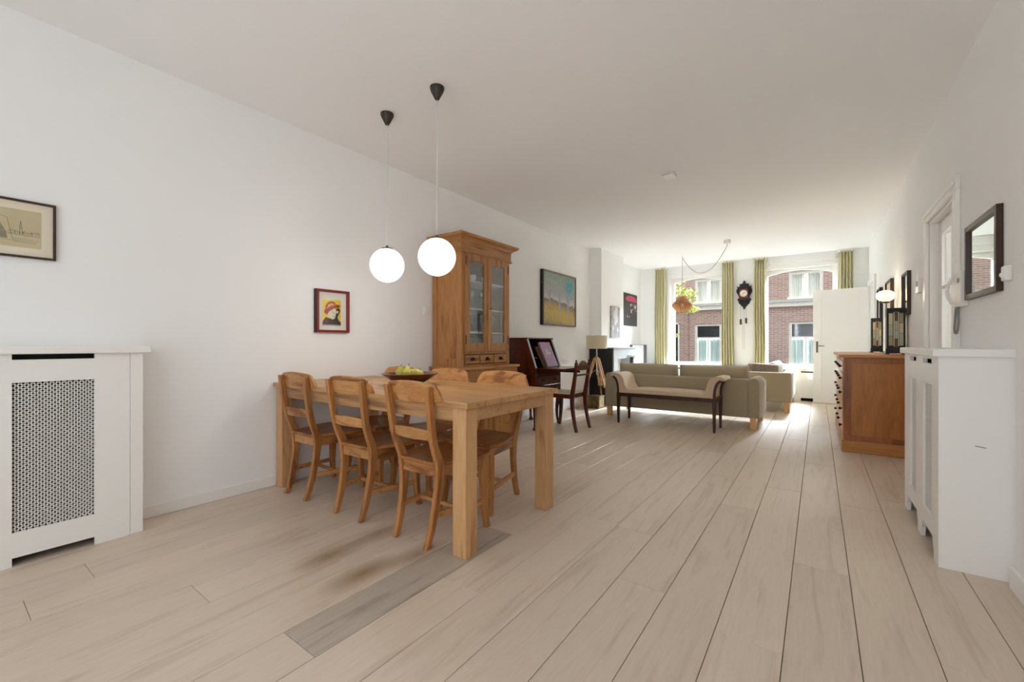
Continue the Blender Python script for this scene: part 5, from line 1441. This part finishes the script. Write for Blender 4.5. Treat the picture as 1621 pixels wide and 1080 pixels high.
for a, L_ in ((math.radians(60), 0.036), (math.radians(-150), 0.05)):
    c0 = Vector((math.sin(a), 0, math.cos(a))); o_ = Vector((kx, YF - 0.1235, 2.072))
    obj('hand', MB().tube([tuple(o_ - c0 * 0.008), tuple(o_ + c0 * L_)], 0.0025, 6), 'brass', fc)
obj('console', MB().prism([(kx - 0.10, 1.945), (kx + 0.10, 1.945), (kx + 0.10, 1.972), (kx - 0.10, 1.972)], 'xz', YF - 0.12, YF - 0.022), 'black_satin', t, bevel=0.004)
obj('console_rail', MB().box(kx - 0.085, kx + 0.085, YF - 0.122, YF - 0.118, 1.973, 1.985), 'frame_red', t)
for dx, z0_ in ((-0.055, 1.455), (0.040, 1.475)):
    obj('chain', MB().tube([(kx + dx, YF - 0.07, 1.945), (kx + dx, YF - 0.07, z0_ + 0.11)], 0.002, 6), 'steel_dark', t)
    obj('weight', MB().lathe((kx + dx, YF - 0.07, z0_), [(0.0005, 0), (0.018, 0.0), (0.019, 0.006), (0.019, 0.10), (0.012, 0.108), (0.0005, 0.11)], 16), 'dark_brown', t, smooth=40)
for dx in (-0.02, 0.006):
    obj('pull_chain', MB().tube([(kx + dx, YF - 0.07, 1.945), (kx + dx, YF - 0.07, 0.96)], 0.002, 6), 'steel_dark', t)

# ================================================================== DRESSER
t = thing('dresser', 'wide teak dresser of small drawers with dark knobs along the right wall', 'dresser', (0.45, 6.26, 0))
RX0, RX1, RY0_, RY1_ = 0.205, XR - 0.014, 5.335, 7.20
obj('plinth', MB().box(RX0 - 0.015, RX1, RY0_ - 0.012, RY1_ + 0.012, 0, 0.115), 'dresser_teak_wide', t, bevel=0.006, seg=3)
for a, b in ((RY0_, RY0_ + 0.025), (RY1_ - 0.025, RY1_)):
    s_ = obj('side_frame', MB().box(RX0, RX0 + 0.055, a, b, 0.115, 0.925).box(RX1 - 0.055, RX1, a, b, 0.115, 0.925).box(RX0 + 0.055, RX1 - 0.055, a, b, 0.115, 0.165).box(RX0 + 0.055, RX1 - 0.055, a, b, 0.875, 0.925), 'dresser_frame_teak', t, bevel=0.002)
    obj('side_panel', MB().box(RX0 + 0.055, RX1 - 0.055, a + 0.010, b - 0.007, 0.165, 0.875), 'dresser_teak', s_)
obj('carcass_back', MB().box(RX1 - 0.012, RX1, RY0_ + 0.025, RY1_ - 0.025, 0.115, 0.925), 'dresser_teak', t)
obj('front_frame', MB().box(RX0, RX0 + 0.02, RY0_ + 0.025, RY0_ + 0.06, 0.115, 0.925).box(RX0, RX0 + 0.02, RY1_ - 0.06, RY1_ - 0.025, 0.115, 0.925)
    .box(RX0, RX0 + 0.02, RY0_ + 0.06, RY1_ - 0.06, 0.895, 0.925).box(RX0, RX0 + 0.02, RY0_ + 0.06, RY1_ - 0.06, 0.115, 0.14), 'dresser_teak', t, bevel=0.002)
obj('front_backing', MB().box(RX0 + 0.02, RX0 + 0.03, RY0_ + 0.025, RY1_ - 0.025, 0.115, 0.92), 'mahogany_dark', t)
obj('dresser_top', MB().box(RX0 - 0.035, RX1, RY0_ - 0.022, RY1_ + 0.022, 0.925, 0.958), 'dresser_teak_wide', t, bevel=0.006, seg=3)
rows = [(0.775, 0.89, 4), (0.65, 0.77, 4), (0.485, 0.645, 2), (0.315, 0.48, 2), (0.145, 0.31, 2)]
for z0, z1, n in rows:
    W_ = (RY1_ - RY0_ - 0.12) / n
    for k in range(n):
        a = RY0_ + 0.06 + k * W_ + 0.005; b = a + W_ - 0.010
        d = obj('drawer', MB().box(RX0 - 0.006, RX0 + 0.015, a, b, z0, z1), 'dresser_teak_wide', t, bevel=0.003)
        for y in ((a + b) / 2,) if n == 4 else (a + 0.2 * (b - a), b - 0.2 * (b - a)):
            obj('knob', MB().lathe((RX0 - 0.006, y, (z0 + z1) / 2), [(0.0005, -0.028), (0.012, -0.026), (0.016, -0.018), (0.010, -0.008), (0.008, 0.0)], 12, 'x'), 'black_satin', d, smooth=50)

# ---- leaded glass table lamps
def leaded_lamp(x0, x1, y, z0, z1, label):
    t = thing('leaded_glass_lamp', label, 'lamp', ((x0 + x1) / 2, y, z0), 'leaded glass panel lamps')
    D = 0.05
    f = 0.014; w = x1 - x0
    zb_ = z0 + 0.055
    for yy in (y - D, y + D - 0.012):
        fr = obj('panel_frame', MB().box(x0, x0 + f, yy, yy + 0.012, z0 + 0.01, z1).box(x1 - f, x1, yy, yy + 0.012, z0 + 0.01, z1)
                 .box(x0 + f, x1 - f, yy, yy + 0.012, z1 - f, z1).box(x0 + f, x1 - f, yy, yy + 0.012, z0 + 0.01, zb_), 'black_satin', t, bevel=0.002)
        ix0, ix1, iz0, iz1 = x0 + f, x1 - f, zb_, z1 - f
        cols = [(0.0, 0.30), (0.33, 0.41), (0.41, 0.63), (0.63, 0.71), (0.72, 1.0)]
        rows_ = {0: [0.08, 0.33, 0.62, 0.92], 1: [0.06, 0.95], 2: [0.03, 0.26, 0.48, 0.72, 0.97], 3: [0.06, 0.95], 4: [0.08, 0.40, 0.66, 0.92]}
        mats = {0: ('leaded0', 'leaded4', 'leaded1'), 1: ('leaded_clear',), 2: ('leaded2', 'leaded4', 'leaded3', 'leaded2'), 3: ('leaded_clear',), 4: ('leaded4', 'leaded1', 'leaded0')}
        for c_i, (u0, u1) in enumerate(cols):
            vs = rows_[c_i]
            for r_i in range(len(vs) - 1):
                g = 0.0016
                obj('pane', MB().box(ix0 + (ix1 - ix0) * u0 + g, ix0 + (ix1 - ix0) * u1 - g, yy + 0.004, yy + 0.008, iz0 + (iz1 - iz0) * vs[r_i] + g, iz0 + (iz1 - iz0) * vs[r_i + 1] - g), mats[c_i][r_i], fr)
        obj('lead_backing', MB().box(ix0, ix1, yy + 0.0085, yy + 0.0095, iz0, iz1), 'black_satin', fr)
    for xx in (x0, x1 - 0.010):
        obj('lamp_side', MB().box(xx, xx + 0.010, y - D + 0.012, y + D - 0.012, zb_, z1), 'black_satin', t)
    obj('lamp_top', MB().box(x0, x1, y - D, y + D, z1, z1 + 0.006), 'black_satin', t)
    for xx in (x0 - 0.014, x1 - 0.022):
        obj('foot', MB().prism([(xx, z0), (xx + 0.036, z0), (xx + 0.030, z0 + 0.012), (xx + 0.006, z0 + 0.012)], 'xz', y - D - 0.012, y + D + 0.012), 'black_satin', t)
leaded_lamp(0.535, 0.645, 6.92, 0.9585, 1.375, 'smaller leaded glass lamp on the dresser, left of the round globe lamp')
leaded_lamp(0.560, 0.700, 5.72, 0.9585, 1.415, 'larger leaded glass lamp on the dresser near the radiator cover')
# ---- oval globe table lamp
gx, gy, gz = 0.622, 6.40, 1.608
t = thing('globe_table_lamp', 'lit oval white glass globe lamp on a thin chrome stem on the dresser', 'lamp', (gx, gy, 0.9585))
obj('base', MB().lathe((gx, gy, 0.9585), [(0.0005, 0), (0.06, 0), (0.06, 0.01), (0.02, 0.016), (0.006, 0.03), (0.0005, 0.03)], 24), 'chrome', t, smooth=40)
obj('stem', MB().tube([(gx, gy, 0.98), (gx, gy, 1.535)], 0.0035, 10), 'chrome', t)
obj('collar', MB().lathe((gx, gy, 1.525), [(0.0005, 0), (0.03, 0), (0.04, 0.015), (0.0005, 0.02)], 20), 'dark_brown', t, smooth=40)
prof = [(0.083 * math.sin(PI * i / 14) ** 0.8 + 1e-5, -0.064 * math.cos(PI * i / 14)) for i in range(15)]
obj('glass_globe', MB().lathe((gx, gy, gz), prof, 32), 'globe_warm', t, smooth=180)
light('globe_lamp_light', 'POINT', (gx - 0.12, gy, gz), (0, 0, 0), 2.0, (1, 0.85, 0.62), shadow_soft_size=0.06)

# ================================================================== RIGHT WALL ITEMS
def right_picture(name, label, cat, y0, y1, z0, z1, depth, fw, fmat, face, xw=XR):
    t = thing(name, label, cat, (xw, (y0 + y1) / 2, z0))
    for a, b, c_, d in ((y0, y0 + fw, z0, z1), (y1 - fw, y1, z0, z1), (y0 + fw, y1 - fw, z0, z0 + fw), (y0 + fw, y1 - fw, z1 - fw, z1)):
        obj('frame', MB().box(xw - depth, xw - 0.001, a, b, c_, d), fmat, t, bevel=0.002)
    obj('mirror_glass' if face == 'mirror' else 'picture_sheet', MB().box(xw - depth * 0.5, xw - depth * 0.5 + 0.003, y0 + fw, y1 - fw, z0 + fw, z1 - fw), face, t)
    return t
right_picture('wall_mirror', 'dark framed mirror above the right radiator cover, reflecting the window', 'mirror', 3.02, 3.565, 1.315, 1.735, 0.026, 0.03, 'frame_brown', 'mirror')
right_picture('framed_mirror', 'dark framed glass hanging above the larger leaded lamp', 'mirror', 5.51, 5.86, 1.345, 1.765, 0.03, 0.022, 'frame_brown', 'mirror')
right_picture('framed_picture', 'brown framed picture behind the globe lamp on the right wall', 'picture', 6.62, 7.12, 1.40, 1.83, 0.035, 0.022, 'frame_brown', 'paper_cream')
right_picture('framed_picture', 'tall black framed picture furthest along the right wall, behind the smaller leaded lamp', 'picture', 7.68, 8.05, 1.20, 1.84, 0.035, 0.02, 'black_satin', 'photo_grey')

t = thing('intercom_phone', 'white wall intercom phone with grey curly cord beside the glazed door', 'phone', (XR, 3.68, 1.28))
obj('base', MB().box(XR - 0.035, XR - 0.001, 3.60, 3.75, 1.285, 1.495), 'phone_white', t, bevel=0.005, seg=3)
obj('handset', MB().loft([[(XR - 0.036 - d - o, y, z) for o, y in ((0, 3.715), (0, 3.745), (0.014, 3.745), (0.014, 3.715))] for z, d in ((1.305, 0.006), (1.32, 0.008), (1.35, 0.022), (1.39, 0.026), (1.43, 0.022), (1.455, 0.008), (1.475, 0.006))]), 'phone_white', t, bevel=0.004, smooth=50)
obj('button_panel', MB().box(XR - 0.038, XR - 0.035, 3.635, 3.665, 1.43, 1.455), 'cord_grey', t)
mb = MB(); mb.tube([(XR - 0.03, 3.725, 1.288), (XR - 0.032, 3.735, 1.22), (XR - 0.036, 3.73, 1.16), (XR - 0.04, 3.70, 1.128), (XR - 0.04, 3.66, 1.125), (XR - 0.04, 3.632, 1.15), (XR - 0.036, 3.635, 1.20), (XR - 0.032, 3.665, 1.25), (XR - 0.03, 3.68, 1.288)], 0.006, 8)
obj('curly_cord', mb, 'cord_grey', t, smooth=60)
t = thing('motion_sensor', 'small white wall sensor right of the mirror', 'sensor', (XR - 0.03, 2.93, 1.345))
obj('housing', MB().box(XR - 0.026, XR - 0.001, 2.90, 2.955, 1.352, 1.422), 'white_plastic', t, bevel=0.006, seg=3)
obj('lens', MB().sphere((XR - 0.024, 2.928, 1.38), 0.014, 14, 8), 'porcelain', t, smooth=180)
t = thing('thermostat', 'white wall thermostat left of the glazed door, upper of two plates', 'thermostat', (XR, 5.0, 1.50))
obj('housing', MB().box(XR - 0.03, XR - 0.001, 4.95, 5.07, 1.50, 1.62), 'white_plastic', t, bevel=0.004)
obj('display', MB().box(XR - 0.0315, XR - 0.03, 4.975, 5.045, 1.555, 1.60), 'cord_grey', t)
t = thing('light_switch', 'white light switch beside the glazed door, below the thermostat', 'switch', (XR, 4.87, 1.35))
obj('plate', MB().box(XR - 0.010, XR - 0.001, 4.825, 4.91, 1.345, 1.430), 'white_plastic', t, bevel=0.002)
obj('rocker', MB().box(XR - 0.016, XR - 0.010, 4.842, 4.893, 1.362, 1.413), 'white_plastic', t, bevel=0.002)
t = thing('light_switch', 'white light switch on the left wall beside the glazed cabinet', 'switch', (XL, 3.09, 1.38))
obj('plate', MB().box(XL + 0.001, XL + 0.010, 3.05, 3.132, 1.375, 1.455), 'white_plastic', t, bevel=0.002)
obj('rocker', MB().box(XL + 0.010, XL + 0.016, 3.066, 3.116, 1.391, 1.439), 'white_plastic', t, bevel=0.002)

# ================================================================== SMOKE DETECTOR
t = thing('ceiling_sensor', 'small square white sensor box on the ceiling', 'sensor', (-1.2, 4.37, ZC))
obj('base', MB().box(-1.262, -1.145, 4.315, 4.425, ZC - 0.018, ZC - 0.0005), 'cord_white', t, bevel=0.003)
obj('cover', MB().box(-1.255, -1.152, 4.322, 4.418, ZC - 0.042, ZC - 0.018), 'white_plastic', t, bevel=0.008, seg=3)
